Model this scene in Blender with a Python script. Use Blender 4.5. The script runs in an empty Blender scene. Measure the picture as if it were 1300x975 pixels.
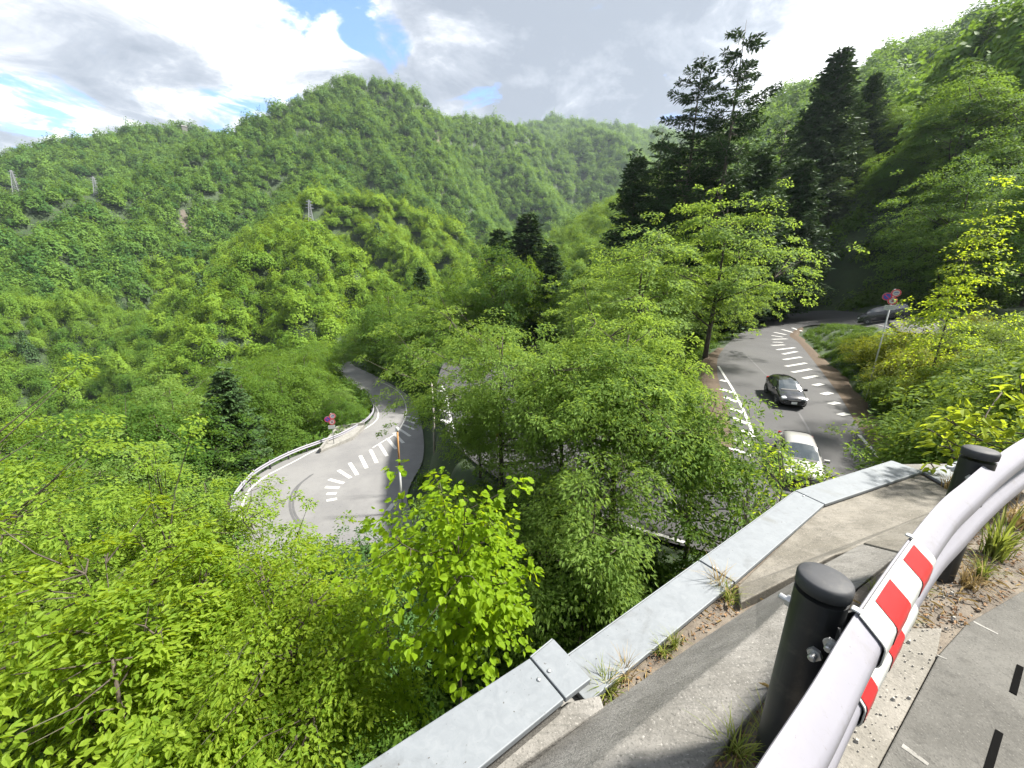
import bpy, bmesh, math, random
import numpy as np
from mathutils import Vector, Matrix

random.seed(7)
S = bpy.context.scene
COL = S.collection
R = math.radians

# ------------------------------------------------------------------ camera
# world: camera at the origin, looking along +Y, z up, metres
F, CX, CY = 490.0, 650.0, 487.5
PITCH, ROLL = R(14.8), R(-1.1)
cp, sp = math.cos(PITCH), math.sin(PITCH)
fw = np.array([0, cp, -sp]); up0 = np.array([0, sp, cp]); rt0 = np.array([1.0, 0, 0])
rt = rt0 * math.cos(ROLL) - up0 * math.sin(ROLL)
up = up0 * math.cos(ROLL) + rt0 * math.sin(ROLL)

def ray(px, py):
    return fw + rt * ((px - CX) / F) + up * ((CY - py) / F)
def P(px, py, z):                       # point seen at a pixel, at height z
    d = ray(px, py); return d * (z / d[2])
def PD(px, py, D):                      # point seen at a pixel, at horizontal distance D
    d = ray(px, py); return d * (D / math.hypot(d[0], d[1]))
def PX(p):                              # pixel of a point
    p = np.asarray(p, float); z = p @ fw
    return CX + F * (p @ rt) / z, CY - F * (p @ up) / z, z

cam = bpy.data.cameras.new('camera'); cam.sensor_width = 36; cam.lens = 36 * F / 1300
cam.clip_start = 0.05; cam.clip_end = 20000
cam_o = bpy.data.objects.new('camera', cam); COL.objects.link(cam_o)
cam_o.matrix_world = Matrix(((rt[0], up[0], -fw[0], 0), (rt[1], up[1], -fw[1], 0), (rt[2], up[2], -fw[2], 0), (0, 0, 0, 1)))
S.camera = cam_o

# ------------------------------------------------------------------ node helpers
class NT:
    def __init__(s, tree): s.t = tree; s.n = tree.nodes; s.l = tree.links
    def add(s, typ, **kw):
        n = s.n.new(typ)
        for k, v in kw.items():
            if k.startswith('i_'):
                key = k[2:]; key = int(key) if key.isdigit() else key.replace('_', ' ')
                s.set(n.inputs[key], v)
            else: setattr(n, k, v)
        return n
    def set(s, inp, v):
        if isinstance(v, bpy.types.NodeSocket): s.l.new(v, inp)
        elif isinstance(v, bpy.types.Node): s.l.new(v.outputs[0], inp)
        else:
            if hasattr(inp.default_value, '__len__') and hasattr(v, '__len__') and len(inp.default_value) == 4 and len(v) == 3: v = (*v, 1)
            inp.default_value = v
    def math(s, op, a, b=0.0, c=None, clamp=False):
        n = s.n.new('ShaderNodeMath'); n.operation = op; n.use_clamp = clamp
        s.set(n.inputs[0], a); s.set(n.inputs[1], b)
        if c is not None: s.set(n.inputs[2], c)
        return n.outputs[0]
    def mix(s, f, a, b, blend='MIX'):
        n = s.n.new('ShaderNodeMix'); n.data_type = 'RGBA'; n.blend_type = blend
        s.set(n.inputs[0], f); s.set(n.inputs[6], a); s.set(n.inputs[7], b)
        return n.outputs[2]
    def ramp(s, f, stops):
        n = s.n.new('ShaderNodeValToRGB'); s.set(n.inputs[0], f)
        e = n.color_ramp.elements
        while len(e) < len(stops): e.new(0.5)
        for el, (p, c) in zip(e, stops):
            el.position = p; el.color = (*c, 1) if hasattr(c, '__len__') else (c, c, c, 1)
        return n.outputs[0]
    def noise(s, vec, scale, detail=4, rough=0.55, dist=0.0):
        n = s.n.new('ShaderNodeTexNoise')
        if vec is not None: s.set(n.inputs['Vector'], vec)
        n.inputs['Scale'].default_value = scale; n.inputs['Detail'].default_value = detail
        n.inputs['Roughness'].default_value = rough; n.inputs['Distortion'].default_value = dist
        return n.outputs[0]
    def smooth(s, f, a, b):
        n = s.n.new('ShaderNodeMapRange'); n.interpolation_type = 'SMOOTHSTEP'
        s.set(n.inputs[0], f); n.inputs[1].default_value = a; n.inputs[2].default_value = b
        return n.outputs[0]

MATS = {}
def new_mat(name):
    m = bpy.data.materials.new(name); m.use_nodes = True
    t = NT(m.node_tree); t.n.clear()
    t.out = t.add('ShaderNodeOutputMaterial'); MATS[name] = m
    return m, t
def pos(t): return t.add('ShaderNodeNewGeometry').outputs['Position']
def objc(t): return t.add('ShaderNodeTexCoord').outputs['Object']

def simple(name, col, rough=0.5, metal=0.0, var=0.12, scale=30, bump=0.0, spec=0.5, coat=0.0, world=False, dirt=0.0, dscale=9):
    m, t = new_mat(name)
    v = pos(t) if world else objc(t)
    n = t.noise(v, scale, 5)
    c = t.mix(n, [x * (1 - var) for x in col], [min(1, x * (1 + var)) for x in col])
    if dirt:
        d1 = t.noise(v, dscale, 9, 0.72, 0.4); d2 = t.noise(v, dscale * 9, 4, 0.6); mp = t.add('ShaderNodeMapping'); t.set(mp.inputs[0], v); mp.inputs['Scale'].default_value = (60, 60, 4)
        d3 = t.noise(mp, 1.0, 6, 0.7)
        c = t.mix(t.math('MULTIPLY', t.smooth(d1, 0.5, 0.72), dirt), c, (0.11, 0.10, 0.085)); c = t.mix(t.math('MULTIPLY', t.smooth(d3, 0.55, 0.75), dirt * 0.6), c, (0.13, 0.12, 0.105))
        c = t.mix(t.math('MULTIPLY', t.smooth(d2, 0.66, 0.72), dirt), c, (0.07, 0.05, 0.035))
    b = t.add('ShaderNodeBsdfPrincipled', i_Base_Color=c, i_Roughness=rough, i_Metallic=metal)
    b.inputs['Specular IOR Level'].default_value = spec; b.inputs['Coat Weight'].default_value = coat
    t.set(b.inputs['Roughness'], t.math('ADD', t.math('MULTIPLY', n, 0.15), rough - 0.075, clamp=True))
    if bump:
        bp = t.add('ShaderNodeBump', i_Height=n); bp.inputs['Strength'].default_value = bump; bp.inputs['Distance'].default_value = 0.01
        t.set(b.inputs['Normal'], bp)
    t.set(t.out.inputs[0], b)
    return m

def leaf_mat(name, dark, light, trans=0.4, tcol=(0.22, 0.30, 0.03), rough=0.65, spec=0.12, objvar=0.5):
    m, t = new_mat(name)
    at = t.add('ShaderNodeAttribute', attribute_name='tone').outputs['Fac']
    rnd = t.add('ShaderNodeObjectInfo').outputs['Random']
    f = t.math('ADD', t.math('MULTIPLY', at, 1 - objvar), t.math('MULTIPLY', rnd, objvar), clamp=True)
    c = t.mix(f, dark, light)
    tc = t.mix(f, [x * 0.75 for x in tcol], tcol)
    b = t.add('ShaderNodeBsdfPrincipled', i_Base_Color=c, i_Roughness=rough)
    b.inputs['Specular IOR Level'].default_value = spec
    tr = t.add('ShaderNodeBsdfTranslucent', i_Color=tc)
    mx = t.add('ShaderNodeMixShader'); t.set(mx.inputs[0], trans); t.set(mx.inputs[1], b.outputs[0]); t.set(mx.inputs[2], tr.outputs[0])
    t.set(t.out.inputs[0], mx)
    return m

# ------------------------------------------------------------------ object helpers
def tag(o, label=None, cat=None, group=None, kind=None):
    for k, v in (('label', label), ('category', cat), ('group', group), ('kind', kind)):
        if v: o[k] = v
    return o
def empty(name, loc=(0, 0, 0), rz=0.0, **kw):
    o = bpy.data.objects.new(name, None); COL.objects.link(o); o.empty_display_size = 0.2
    o.location = Vector([float(x) for x in loc]); o.rotation_euler.z = rz
    return tag(o, **kw)
def mesh_np(name, V, faces_loops, nverts, mat, smooth=False, tone=None, midx=None):
    """V (n,3); faces_loops flat loop index array; nverts per-face count array"""
    me = bpy.data.meshes.new(name)
    V = np.asarray(V, np.float32); L = np.asarray(faces_loops, np.int32); N = np.asarray(nverts, np.int32)
    me.vertices.add(len(V)); me.vertices.foreach_set('co', V.ravel())
    me.loops.add(len(L)); me.loops.foreach_set('vertex_index', L)
    me.polygons.add(len(N))
    st = np.zeros(len(N), np.int32); st[1:] = np.cumsum(N)[:-1]
    me.polygons.foreach_set('loop_start', st); me.polygons.foreach_set('loop_total', N)
    for m in (mat if isinstance(mat, (list, tuple)) else [mat]): me.materials.append(m)
    if midx is not None: me.polygons.foreach_set('material_index', np.asarray(midx, np.int32))
    if tone is not None:
        a = me.attributes.new('tone', 'FLOAT', 'POINT'); a.data.foreach_set('value', np.asarray(tone, np.float32))
    me.update(calc_edges=True)
    me.polygons.foreach_set('use_smooth', np.full(len(N), bool(smooth)))
    return me
def link(name, me, parent=None, loc=None, **kw):
    o = bpy.data.objects.new(name, me); COL.objects.link(o)
    if parent is not None: o.parent = parent
    if loc is not None: o.location = Vector([float(x) for x in loc])
    return tag(o, **kw)

class MB:
    """collects shapes into one mesh"""
    def __init__(s): s.v = []; s.f = []; s.m = []; s.mi = 0
    def verts(s, pts):
        i = len(s.v); s.v.extend([tuple(float(c) for c in p) for p in pts]); return i
    def face(s, idx): s.f.append(tuple(idx)); s.m.append(s.mi)
    def quad(s, a, b, c, d): i = s.verts((a, b, c, d)); s.face((i, i + 1, i + 2, i + 3))
    def poly(s, pts): i = s.verts(pts); s.face(range(i, i + len(pts)))
    def hexa(s, lo, hi):                 # bottom ring and top ring of equal length
        n = len(lo); i = s.verts(list(lo) + list(hi))
        s.face([i + k for k in reversed(range(n))]); s.face([i + n + k for k in range(n)])
        for k in range(n):
            j = (k + 1) % n; s.face((i + k, i + j, i + n + j, i + n + k))
    def prism(s, poly, z0, z1): s.hexa([(x, y, z0) for x, y in poly], [(x, y, z1) for x, y in poly])
    def box(s, c, size, rz=0.0, mat=None):
        x, y, z = [d / 2 for d in size]; M = mat or (Matrix.Translation(c) @ Matrix.Rotation(rz, 4, 'Z'))
        lo = [M @ Vector(p) for p in ((-x, -y, -z), (x, -y, -z), (x, y, -z), (-x, y, -z))]
        hi = [M @ Vector(p) for p in ((-x, -y, z), (x, -y, z), (x, y, z), (-x, y, z))]
        s.hexa(lo, hi)
    def tube(s, pts, rad, n=6, cap=True):
        pts = [Vector([float(c) for c in p]) for p in pts]
        rad = rad if hasattr(rad, '__len__') else [rad] * len(pts)
        rings = []; ref = None
        for k, p in enumerate(pts):
            d = (pts[min(k + 1, len(pts) - 1)] - pts[max(k - 1, 0)])
            d = d.normalized() if d.length > 1e-9 else Vector((0, 0, 1))
            if ref is None: ref = d.orthogonal().normalized()
            a = (ref - d * ref.dot(d)).normalized(); ref = a; b = d.cross(a)
            rings.append(s.verts([p + (a * math.cos(2 * math.pi * j / n) + b * math.sin(2 * math.pi * j / n)) * rad[k] for j in range(n)]))
        for r0, r1 in zip(rings, rings[1:]):
            for j in range(n): s.face((r0 + j, r0 + (j + 1) % n, r1 + (j + 1) % n, r1 + j))
        if cap:
            s.face([rings[0] + j for j in reversed(range(n))]); s.face([rings[-1] + j for j in range(n)])
    def lathe(s, prof, c, axis=(0, 0, 1), n=20):   # prof: (radius, height)
        q = Vector((0, 0, 1)).rotation_difference(Vector(axis)).to_matrix(); c = Vector([float(x) for x in c])
        rings = []
        for r, h in prof:
            rings.append(s.verts([c + q @ Vector((r * math.cos(2 * math.pi * j / n), r * math.sin(2 * math.pi * j / n), h)) for j in range(n)]))
        for r0, r1 in zip(rings, rings[1:]):
            for j in range(n): s.face((r0 + j, r0 + (j + 1) % n, r1 + (j + 1) % n, r1 + j))
        s.face([rings[0] + j for j in reversed(range(n))]); s.face([rings[-1] + j for j in range(n)])
    def grid(s, rows, closed=False):
        n = len(rows[0]); base = [s.verts(r) for r in rows]
        for a, b in zip(base, base[1:]):
            for j in range(n if closed else n - 1):
                k = (j + 1) % n; s.face((a + j, a + k, b + k, b + j))
    def build(s, name, mats, parent=None, smooth=False, bevel=0.0, sub=0, loc=None, **kw):
        me = bpy.data.meshes.new(name); me.from_pydata(s.v, [], s.f)
        for m in (mats if isinstance(mats, (list, tuple)) else [mats]): me.materials.append(m)
        me.polygons.foreach_set('material_index', s.m)
        bm = bmesh.new(); bm.from_mesh(me); bmesh.ops.recalc_face_normals(bm, faces=bm.faces); bm.to_mesh(me); bm.free()
        if smooth: me.polygons.foreach_set('use_smooth', [True] * len(me.polygons))
        o = link(name, me, parent, loc, **kw)
        if bevel:
            b = o.modifiers.new('bevel', 'BEVEL'); b.width = bevel; b.segments = 2; b.limit_method = 'ANGLE'
        if sub:
            b = o.modifiers.new('sub', 'SUBSURF'); b.levels = sub; b.render_levels = sub
        return o

def copy_tree(root, loc, rz=0.0, scale=1.0, **kw):
    r = root.copy(); COL.objects.link(r); r.location = Vector([float(x) for x in loc]); r.rotation_euler.z = rz
    r.scale = (scale,) * 3 if not hasattr(scale, '__len__') else scale
    tag(r, **kw)
    for ch in root.children:
        c = ch.copy(); COL.objects.link(c); c.parent = r
        for g in ch.children:
            d = g.copy(); COL.objects.link(d); d.parent = c
    return r
# ------------------------------------------------------------------ materials
def asphalt(name, base, worn):
    m, t = new_mat(name); v = pos(t)
    n1 = t.noise(v, 0.35, 5, 0.6); n2 = t.noise(v, 40, 4); n3 = t.noise(v, 6, 5, 0.7)
    c = t.mix(t.smooth(n1, 0.35, 0.65), base, worn)
    c = t.mix(t.math('MULTIPLY', n2, 0.5), c, [x * 0.55 for x in base])
    c = t.mix(t.math('MULTIPLY', t.smooth(n3, 0.58, 0.68), 0.35), c, (0.035, 0.035, 0.037))
    b = t.add('ShaderNodeBsdfPrincipled', i_Base_Color=c, i_Roughness=0.78)
    bp = t.add('ShaderNodeBump', i_Height=n2); bp.inputs['Strength'].default_value = 0.35; bp.inputs['Distance'].default_value = 0.02
    t.set(b.inputs['Normal'], bp); t.set(t.out.inputs[0], b); return m
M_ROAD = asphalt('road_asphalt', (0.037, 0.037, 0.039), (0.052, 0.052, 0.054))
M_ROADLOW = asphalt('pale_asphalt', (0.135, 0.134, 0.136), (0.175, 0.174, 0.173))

def paint(name, col):
    m, t = new_mat(name); v = pos(t)
    n = t.noise(v, 9, 6, 0.7); n2 = t.noise(v, 55, 3)
    c = t.mix(t.smooth(n, 0.54, 0.7), col, (0.13, 0.13, 0.13))
    c = t.mix(t.smooth(n2, 0.6, 0.75), c, (0.16, 0.16, 0.16))
    b = t.add('ShaderNodeBsdfPrincipled', i_Base_Color=c, i_Roughness=0.6); t.set(t.out.inputs[0], b); return m
M_PAINT = paint('road_paint', (0.40, 0.40, 0.39))
M_TYRE = simple('tyre_mark', (0.075, 0.075, 0.078), 0.8, world=True, var=0.3, scale=4)

def ground_mat():
    m, t = new_mat('forest_floor'); v = pos(t)
    n = t.noise(v, 0.25, 6, 0.65); n2 = t.noise(v, 3, 6, 0.7); n3 = t.noise(v, 0.02, 4)
    c = t.mix(t.smooth(n, 0.4, 0.6), (0.016, 0.034, 0.010), (0.026, 0.046, 0.013))
    c = t.mix(t.smooth(n2, 0.52, 0.68), c, (0.022, 0.026, 0.012))
    rk = t.add('ShaderNodeAttribute', attribute_name='rock').outputs['Fac']
    rc = t.mix(n2, (0.060, 0.050, 0.038), (0.11, 0.094, 0.076))
    c = t.mix(t.smooth(t.math('ADD', rk, t.math('MULTIPLY', t.math('SUBTRACT', n, 0.5), 0.8)), 0.45, 0.6), c, rc)
    b = t.add('ShaderNodeBsdfPrincipled', i_Base_Color=c, i_Roughness=0.9)
    bp = t.add('ShaderNodeBump', i_Height=n2); bp.inputs['Strength'].default_value = 0.5; bp.inputs['Distance'].default_value = 0.1
    t.set(b.inputs['Normal'], bp); t.set(t.out.inputs[0], b); return m
M_GROUND = ground_mat()

def bark_mat(name, a, b_):
    m, t = new_mat(name); v = objc(t)
    mp = t.add('ShaderNodeMapping'); t.set(mp.inputs[0], v); mp.inputs['Scale'].default_value = (6, 6, 1.2)
    n = t.noise(mp, 3, 6, 0.7); n2 = t.noise(v, 1.1, 3)
    c = t.mix(t.smooth(n, 0.35, 0.65), a, b_); c = t.mix(t.smooth(n2, 0.55, 0.7), c, (0.10, 0.115, 0.06))
    b = t.add('ShaderNodeBsdfPrincipled', i_Base_Color=c, i_Roughness=0.85)
    bp = t.add('ShaderNodeBump', i_Height=n); bp.inputs['Strength'].default_value = 0.6; bp.inputs['Distance'].default_value = 0.03
    t.set(b.inputs['Normal'], bp); t.set(t.out.inputs[0], b); return m
M_BARK = bark_mat('grey_bark', (0.06, 0.048, 0.036), (0.15, 0.125, 0.10))
M_BARKD = bark_mat('dark_bark', (0.030, 0.023, 0.017), (0.075, 0.060, 0.045))
M_BARKP = bark_mat('pale_bark', (0.22, 0.20, 0.17), (0.38, 0.36, 0.32))

L_MAPLE = leaf_mat('maple_leaf', (0.070, 0.138, 0.026), (0.175, 0.262, 0.060), 0.46, (0.33, 0.47, 0.06), objvar=0.3)
L_LIME = leaf_mat('lime_leaf', (0.120, 0.215, 0.008), (0.180, 0.280, 0.012), 0.5, (0.42, 0.56, 0.015), objvar=0.0, rough=0.55)
L_FRONT = leaf_mat('hornbeam_leaf', (0.064, 0.138, 0.010), (0.240, 0.322, 0.036), 0.49, (0.48, 0.60, 0.03), objvar=0.2, rough=0.55)
L_FINE = leaf_mat('pale_leaf', (0.085, 0.160, 0.016), (0.225, 0.315, 0.045), 0.48, (0.44, 0.58, 0.04), objvar=0.1, rough=0.55)
L_BLUE = leaf_mat('feathery_leaf', (0.045, 0.105, 0.030), (0.085, 0.160, 0.045), 0.36, (0.16, 0.28, 0.06), objvar=0.1)
L_MIX = leaf_mat('broad_leaf', (0.026, 0.076, 0.012), (0.115, 0.190, 0.024), 0.40, (0.21, 0.33, 0.03), objvar=0.6)
L_DARK = leaf_mat('hill_leaf', (0.040, 0.110, 0.026), (0.125, 0.225, 0.042), 0.40, (0.25, 0.39, 0.04), objvar=0.5)
L_CON = leaf_mat('fir_needle', (0.024, 0.060, 0.022), (0.062, 0.112, 0.036), 0.16, (0.05, 0.08, 0.02), objvar=0.4, rough=0.6)
L_SHRUBY = leaf_mat('yellowish_leaf', (0.080, 0.120, 0.014), (0.180, 0.200, 0.026), 0.4, (0.30, 0.33, 0.02), objvar=0.3)
L_SHRUB = leaf_mat('shrub_leaf', (0.042, 0.095, 0.014), (0.140, 0.200, 0.032), 0.40, (0.24, 0.33, 0.03), objvar=0.65)
L_UNDER = leaf_mat('undergrowth_leaf', (0.032, 0.082, 0.012), (0.090, 0.155, 0.020), 0.36, (0.16, 0.26, 0.02), objvar=0.5)
L_HILL = leaf_mat('mountain_leaf', (0.026, 0.086, 0.020), (0.130, 0.220, 0.034), 0.31, (0.23, 0.37, 0.04), objvar=0.7)  # darker, bluer than the knoll leaf: cloud shade put into the colour
L_VALLEY = leaf_mat('sunlit_valley_leaf', (0.044, 0.115, 0.018), (0.165, 0.260, 0.030), 0.33, (0.29, 0.42, 0.03), objvar=0.65)  # brighter than the mountain leaf: the valley's sunlight put into the colour
L_HILLY = leaf_mat('sunlit_knoll_leaf', (0.066, 0.145, 0.016), (0.185, 0.285, 0.028), 0.34, (0.32, 0.45, 0.03), objvar=0.7)  # brightest of the hill leaves: the knoll's sunlight put into the colour
L_YOUNG = leaf_mat('young_leaf', (0.15, 0.23, 0.02), (0.24, 0.29, 0.03), 0.5, (0.42, 0.50, 0.03), objvar=0.1)
L_GRASS = leaf_mat('grass_blade', (0.10, 0.15, 0.025), (0.26, 0.27, 0.07), 0.35, (0.28, 0.33, 0.05), objvar=0.1)
L_DRY = leaf_mat('dry_blade', (0.20, 0.14, 0.06), (0.38, 0.29, 0.14), 0.25, (0.3, 0.22, 0.08), objvar=0.1)
L_DEAD = leaf_mat('dead_leaf', (0.10, 0.055, 0.03), (0.27, 0.17, 0.09), 0.1, (0.15, 0.08, 0.03), objvar=0.0)

# ------------------------------------------------------------------ roads (edge pairs, seen at pixels, with their heights)
MID = [((50, 33, -2.6), (38, 24, -2.9)), (P(1150, 402, -2.8), P(1165, 423, -3.2)), (P(1110, 399, -2.95), P(1130, 418, -3.5)), (P(1055, 394, -3.25), P(1075, 413, -3.95)),
       (P(1005, 398, -3.95), P(1028, 413, -4.4)), (P(955, 415, -4.9), P(1004, 424, -4.95)), (P(918, 442, -5.4), P(1017, 437, -5.3)),
       (P(908, 470, -6.1), P(1060, 490, -6.3)), (P(922, 525, -6.8), P(1090, 537, -6.85)), (P(927, 575, -7.4), P(1122, 587, -7.3)),
       (P(900, 605, -7.8), (12.6, 10.9, -7.8)), (P(850, 602, -8.2), (9.0, 10.2, -8.1)), (P(810, 582, -8.5), P(875, 695, -8.5)),
       (P(785, 562, -8.8), P(740, 650, -8.9)), (P(775, 545, -9.0), P(640, 612, -9.3)), (P(772, 525, -9.3), P(577, 562, -9.6)),
       (P(770, 500, -9.6), P(560, 520, -9.8)), (P(755, 480, -9.9), P(555, 487, -10.0)), (P(715, 455, -10.4), P(570, 455, -10.6)), (P(690, 436, -11), P(610, 434, -11.2))]
LOW = [(P(424, 468, -19.2), P(446, 458, -19.2)), (P(432, 474, -18.9), P(449, 464, -18.9)), (P(446, 487, -18.6), P(470, 474, -18.6)), (P(465, 500, -18.4), P(497, 488, -18.4)), (P(475, 512, -18.25), P(521, 505, -18.25)),
       (P(475, 526, -18.1), P(533, 531, -18.1)), (P(463, 540, -18), P(538, 560, -18)), (P(433, 558, -17.85), P(536, 586, -17.85)),
       (P(402, 569, -17.7), P(527, 604, -17.7)), (P(358, 586, -17.6), P(521, 616, -17.6)), (P(325, 604, -17.5), P(518, 624, -17.5)),
       (P(303, 627, -17.4), P(517, 632, -17.4)), (P(292, 655, -17.3), P(518, 640, -17.3)), (P(302, 700, -17.2), P(522, 648, -17.2)),
       (P(370, 745, -17), P(530, 655, -17)), (P(450, 775, -16.8), P(545, 662, -16.8))]
LZ = 0.92                                # the lower road lies this much nearer than first measured
LOW = [(a * LZ, b * LZ) for a, b in LOW]
def catmull(pts, n):
    pts = np.array(pts, float); out = []
    e = np.vstack([2 * pts[0] - pts[1], pts, 2 * pts[-1] - pts[-2]])
    for i in range(1, len(e) - 2):
        p0, p1, p2, p3 = e[i - 1:i + 3]
        for k in range(n):
            u = k / n
            out.append(0.5 * ((2 * p1) + (p2 - p0) * u + (2 * p0 - 5 * p1 + 4 * p2 - p3) * u * u + (3 * p1 - p0 - 3 * p2 + p3) * u ** 3))
    out.append(e[-2]); return np.array(out)
def road_samples(st, n=6):
    return catmull([a for a, _ in st], n), catmull([b for _, b in st], n)
ROADS = {}
for nm, st in (('mid', MID), ('low', LOW)):
    ROADS[nm] = road_samples(st)

# ------------------------------------------------------------------ terrain
# platform outline (the walkway we stand on); outside of it the wall drops
WALL_Z = -1.75
def W2(px, py, z=WALL_Z): return P(px, py, z)[:2]
COP_OUT = [W2(463, 975), W2(712, 828), W2(1010, 625), W2(1135, 585)]
COP_OUT = [COP_OUT[0] - 1.2 * (COP_OUT[1] - COP_OUT[0])] + COP_OUT
PLAT = [tuple(p) for p in COP_OUT] + [(4.6, 3.1), (7.0, 3.6), (11, 3.0), (22, -6), (30, -40), (-30, -40), (-16, -7)]
def inside(x, y, poly):
    c = np.zeros(x.shape, bool); n = len(poly)
    for i in range(n):
        x0, y0 = poly[i]; x1, y1 = poly[(i + 1) % n]
        hit = ((y0 > y) != (y1 > y)) & (x < (x1 - x0) * (y - y0) / (y1 - y0 + 1e-12) + x0); c ^= hit
    return c
CTRL = [(-3, 3, -10.2), (-0.5, 4.5, -9.6), (2, 5, -9.2), (4, 5.5, -9.0), (5.5, 7.5, -8.9), (-6, 2, -11), (-10, 0, -12), (-25, -10, -18), (-6, 8, -11.5), (-11, 9, -13),
        (-2, 11, -11), (-16, 14, -15.4), (-3, 16, -12.5), (-7, 19, -15.4), (-26, 10, -21), (-40, 5, -26), (-34, 25, -22), (-32, 36, -21), (-36, 50, -22.5), (-45, 40, -27), (-60, 30, -38), (-80, 60, -46), (-60, 75, -34),
        (-48, 95, -27), (-70, 110, -42), (-90, 20, -50), (-120, 70, -62), (-110, 130, -62), (-60, 140, -42), (-30, 120, -24), (-10, 100, -17), (5, 80, -13), (-14, 70, -16), (-6, 55, -13.5), (10, 60, -11), (24, 70, -8),
        (40, 80, -5), (-4, 33, -10.6), (-8.3, 35, -15.7), (-9, 44, -15), (20, 50, -7), (18, 38, -7.2), (11, 34, -9), (10, 24, -8.2), (30, 60, -5.5), (60, 75, -0.5), (80, 70, 6), (90, 45, 11), (75, 95, 6), (60, 110, 3),
        (70, 20, 4), (60, 0, 5), (100, 10, 20), (20, 110, -14), (0, 150, -35), (40, 150, -20), (-150, 10, -70), (-150, 150, -75), (-60, 220, -70), (20, 220, -60), (100, 120, 22),
        (6.0, 5.0, -2.6), (8, 6.2, -2.9), (9, 9, -5.0), (12, 8.0, -3.2), (15, 11, -4.0), (19, 15, -4.3), (24, 21, -4.4), (27, 26, -4.4), (29, 31, -4.6), (30, 14, -3.4), (25, 4, -2.6), (40, 6, -2.5)]
for nm in ROADS:
    A, B = ROADS[nm]
    for i in range(0, len(A), 3):
        c = (A[i] + B[i]) / 2; CTRL.append(tuple(c - np.array([0, 0, 0.1])))
CT = np.array([(float(a), float(b), float(c)) for a, b, c in CTRL])
_d = np.hypot(CT[:, None, 0] - CT[None, :, 0], CT[:, None, 1] - CT[None, :, 1]) + np.eye(len(CT)) * 0.0
_A = np.zeros((len(CT) + 3,) * 2); _A[:len(CT), :len(CT)] = -_d - np.eye(len(CT)) * -0.4
_A[:len(CT), len(CT)] = 1; _A[:len(CT), len(CT) + 1:] = CT[:, :2] / 50; _A[len(CT), :len(CT)] = 1; _A[len(CT) + 1:, :len(CT)] = (CT[:, :2] / 50).T
_w = np.linalg.solve(_A, np.concatenate([CT[:, 2], [0, 0, 0]]))
def rbf(x, y):
    o = np.empty(x.size); X = x.ravel(); Y = y.ravel()
    for k in range(0, X.size, 20000):
        xs = X[k:k + 20000]; ys = Y[k:k + 20000]
        d = np.hypot(xs[:, None] - CT[None, :, 0], ys[:, None] - CT[None, :, 1])
        o[k:k + 20000] = -d @ _w[:len(CT)] + _w[len(CT)] + xs / 50 * _w[-2] + ys / 50 * _w[-1]
    return o.reshape(x.shape)

RIDGES = [  # (slope, [(px, py, horizontal distance)]) crests of the ground under the trees
    (0.62, [(-260, 262, 740), (-120, 235, 740), (0, 213, 750), (60, 197, 760), (120, 182, 780), (185, 171, 800), (235, 172, 800), (300, 182, 780)]),
    (1.25, [(450, 106, 620), (430, 110, 610), (395, 128, 590), (360, 148, 570), (330, 158, 555), (300, 180, 540), (250, 203, 510), (200, 222, 480), (140, 248, 450), (60, 258, 430), (-60, 268, 420), (-200, 280, 420)]),
    (1.25, [(450, 106, 620), (475, 112, 625), (500, 111, 630), (520, 119, 640), (548, 148, 660), (580, 157, 690), (625, 158, 740), (655, 166, 780), (700, 190, 800)]),
    (1.0, [(508, 115, 630), (525, 165, 570), (550, 210, 510), (585, 258, 455), (622, 305, 405)]),
    (1.0, [(450, 106, 620), (460, 150, 550), (490, 210, 470), (540, 262, 400)]),
    (1.0, [(630, 160, 740), (645, 195, 680), (680, 240, 600), (712, 283, 520), (730, 312, 470)]),
    (0.95, [(730, 172, 930), (750, 170, 900), (785, 178, 860), (800, 200, 820), (770, 240, 760), (745, 290, 660)]),
    (0.60, [(640, 172, 1250), (700, 155, 1250), (760, 163, 1250), (840, 173, 1300), (940, 185, 1350)]),
    (1.0, [(400, 125, 590), (355, 195, 490), (305, 258, 420), (262, 305, 375), (235, 345, 340)]),
    (1.0, [(330, 160, 555), (255, 235, 450), (190, 300, 380), (140, 360, 320), (100, 410, 280)]),
    (1.0, [(140, 248, 450), (85, 310, 375), (30, 370, 310), (-10, 420, 270)]),
    (0.75, [(-60, 268, 420), (-120, 330, 330), (-160, 400, 280)]),
    (1.0, [(440, 140, 560), (425, 190, 490), (405, 235, 430)]),
    (1.4, [(378, 292, 230), (350, 312, 218), (318, 345, 205), (290, 392, 186), (272, 432, 172)]),
    (1.4, [(378, 292, 230), (405, 308, 222), (440, 338, 210), (472, 362, 200)]),
    (1.4, [(378, 292, 230), (385, 345, 192), (388, 395, 168)]),
    (1.4, [(400, 270, 300), (430, 260, 300), (465, 256, 305), (500, 266, 302), (535, 280, 296), (575, 303, 288), (612, 325, 280), (640, 350, 270)]),
    (0.80, [(400, 270, 300), (405, 250, 360), (415, 230, 420)]),
    (1.4, [(465, 256, 305), (495, 300, 262), (530, 350, 225), (545, 385, 205)]),
    (1.4, [(535, 280, 296), (570, 325, 255), (595, 360, 230)]),
    (0.62, [(960, 160, 360), (1000, 136, 350), (1050, 118, 345), (1100, 96, 340), (1160, 66, 335), (1215, 46, 330), (1262, 58, 320), (1330, 60, 310), (1420, 40, 300)]),
    (0.95, [(1030, 258, 180), (1090, 218, 170), (1160, 170, 155), (1235, 118, 142), (1300, 66, 132), (1400, 0, 122), (1560, -80, 118)]),
]
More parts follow.
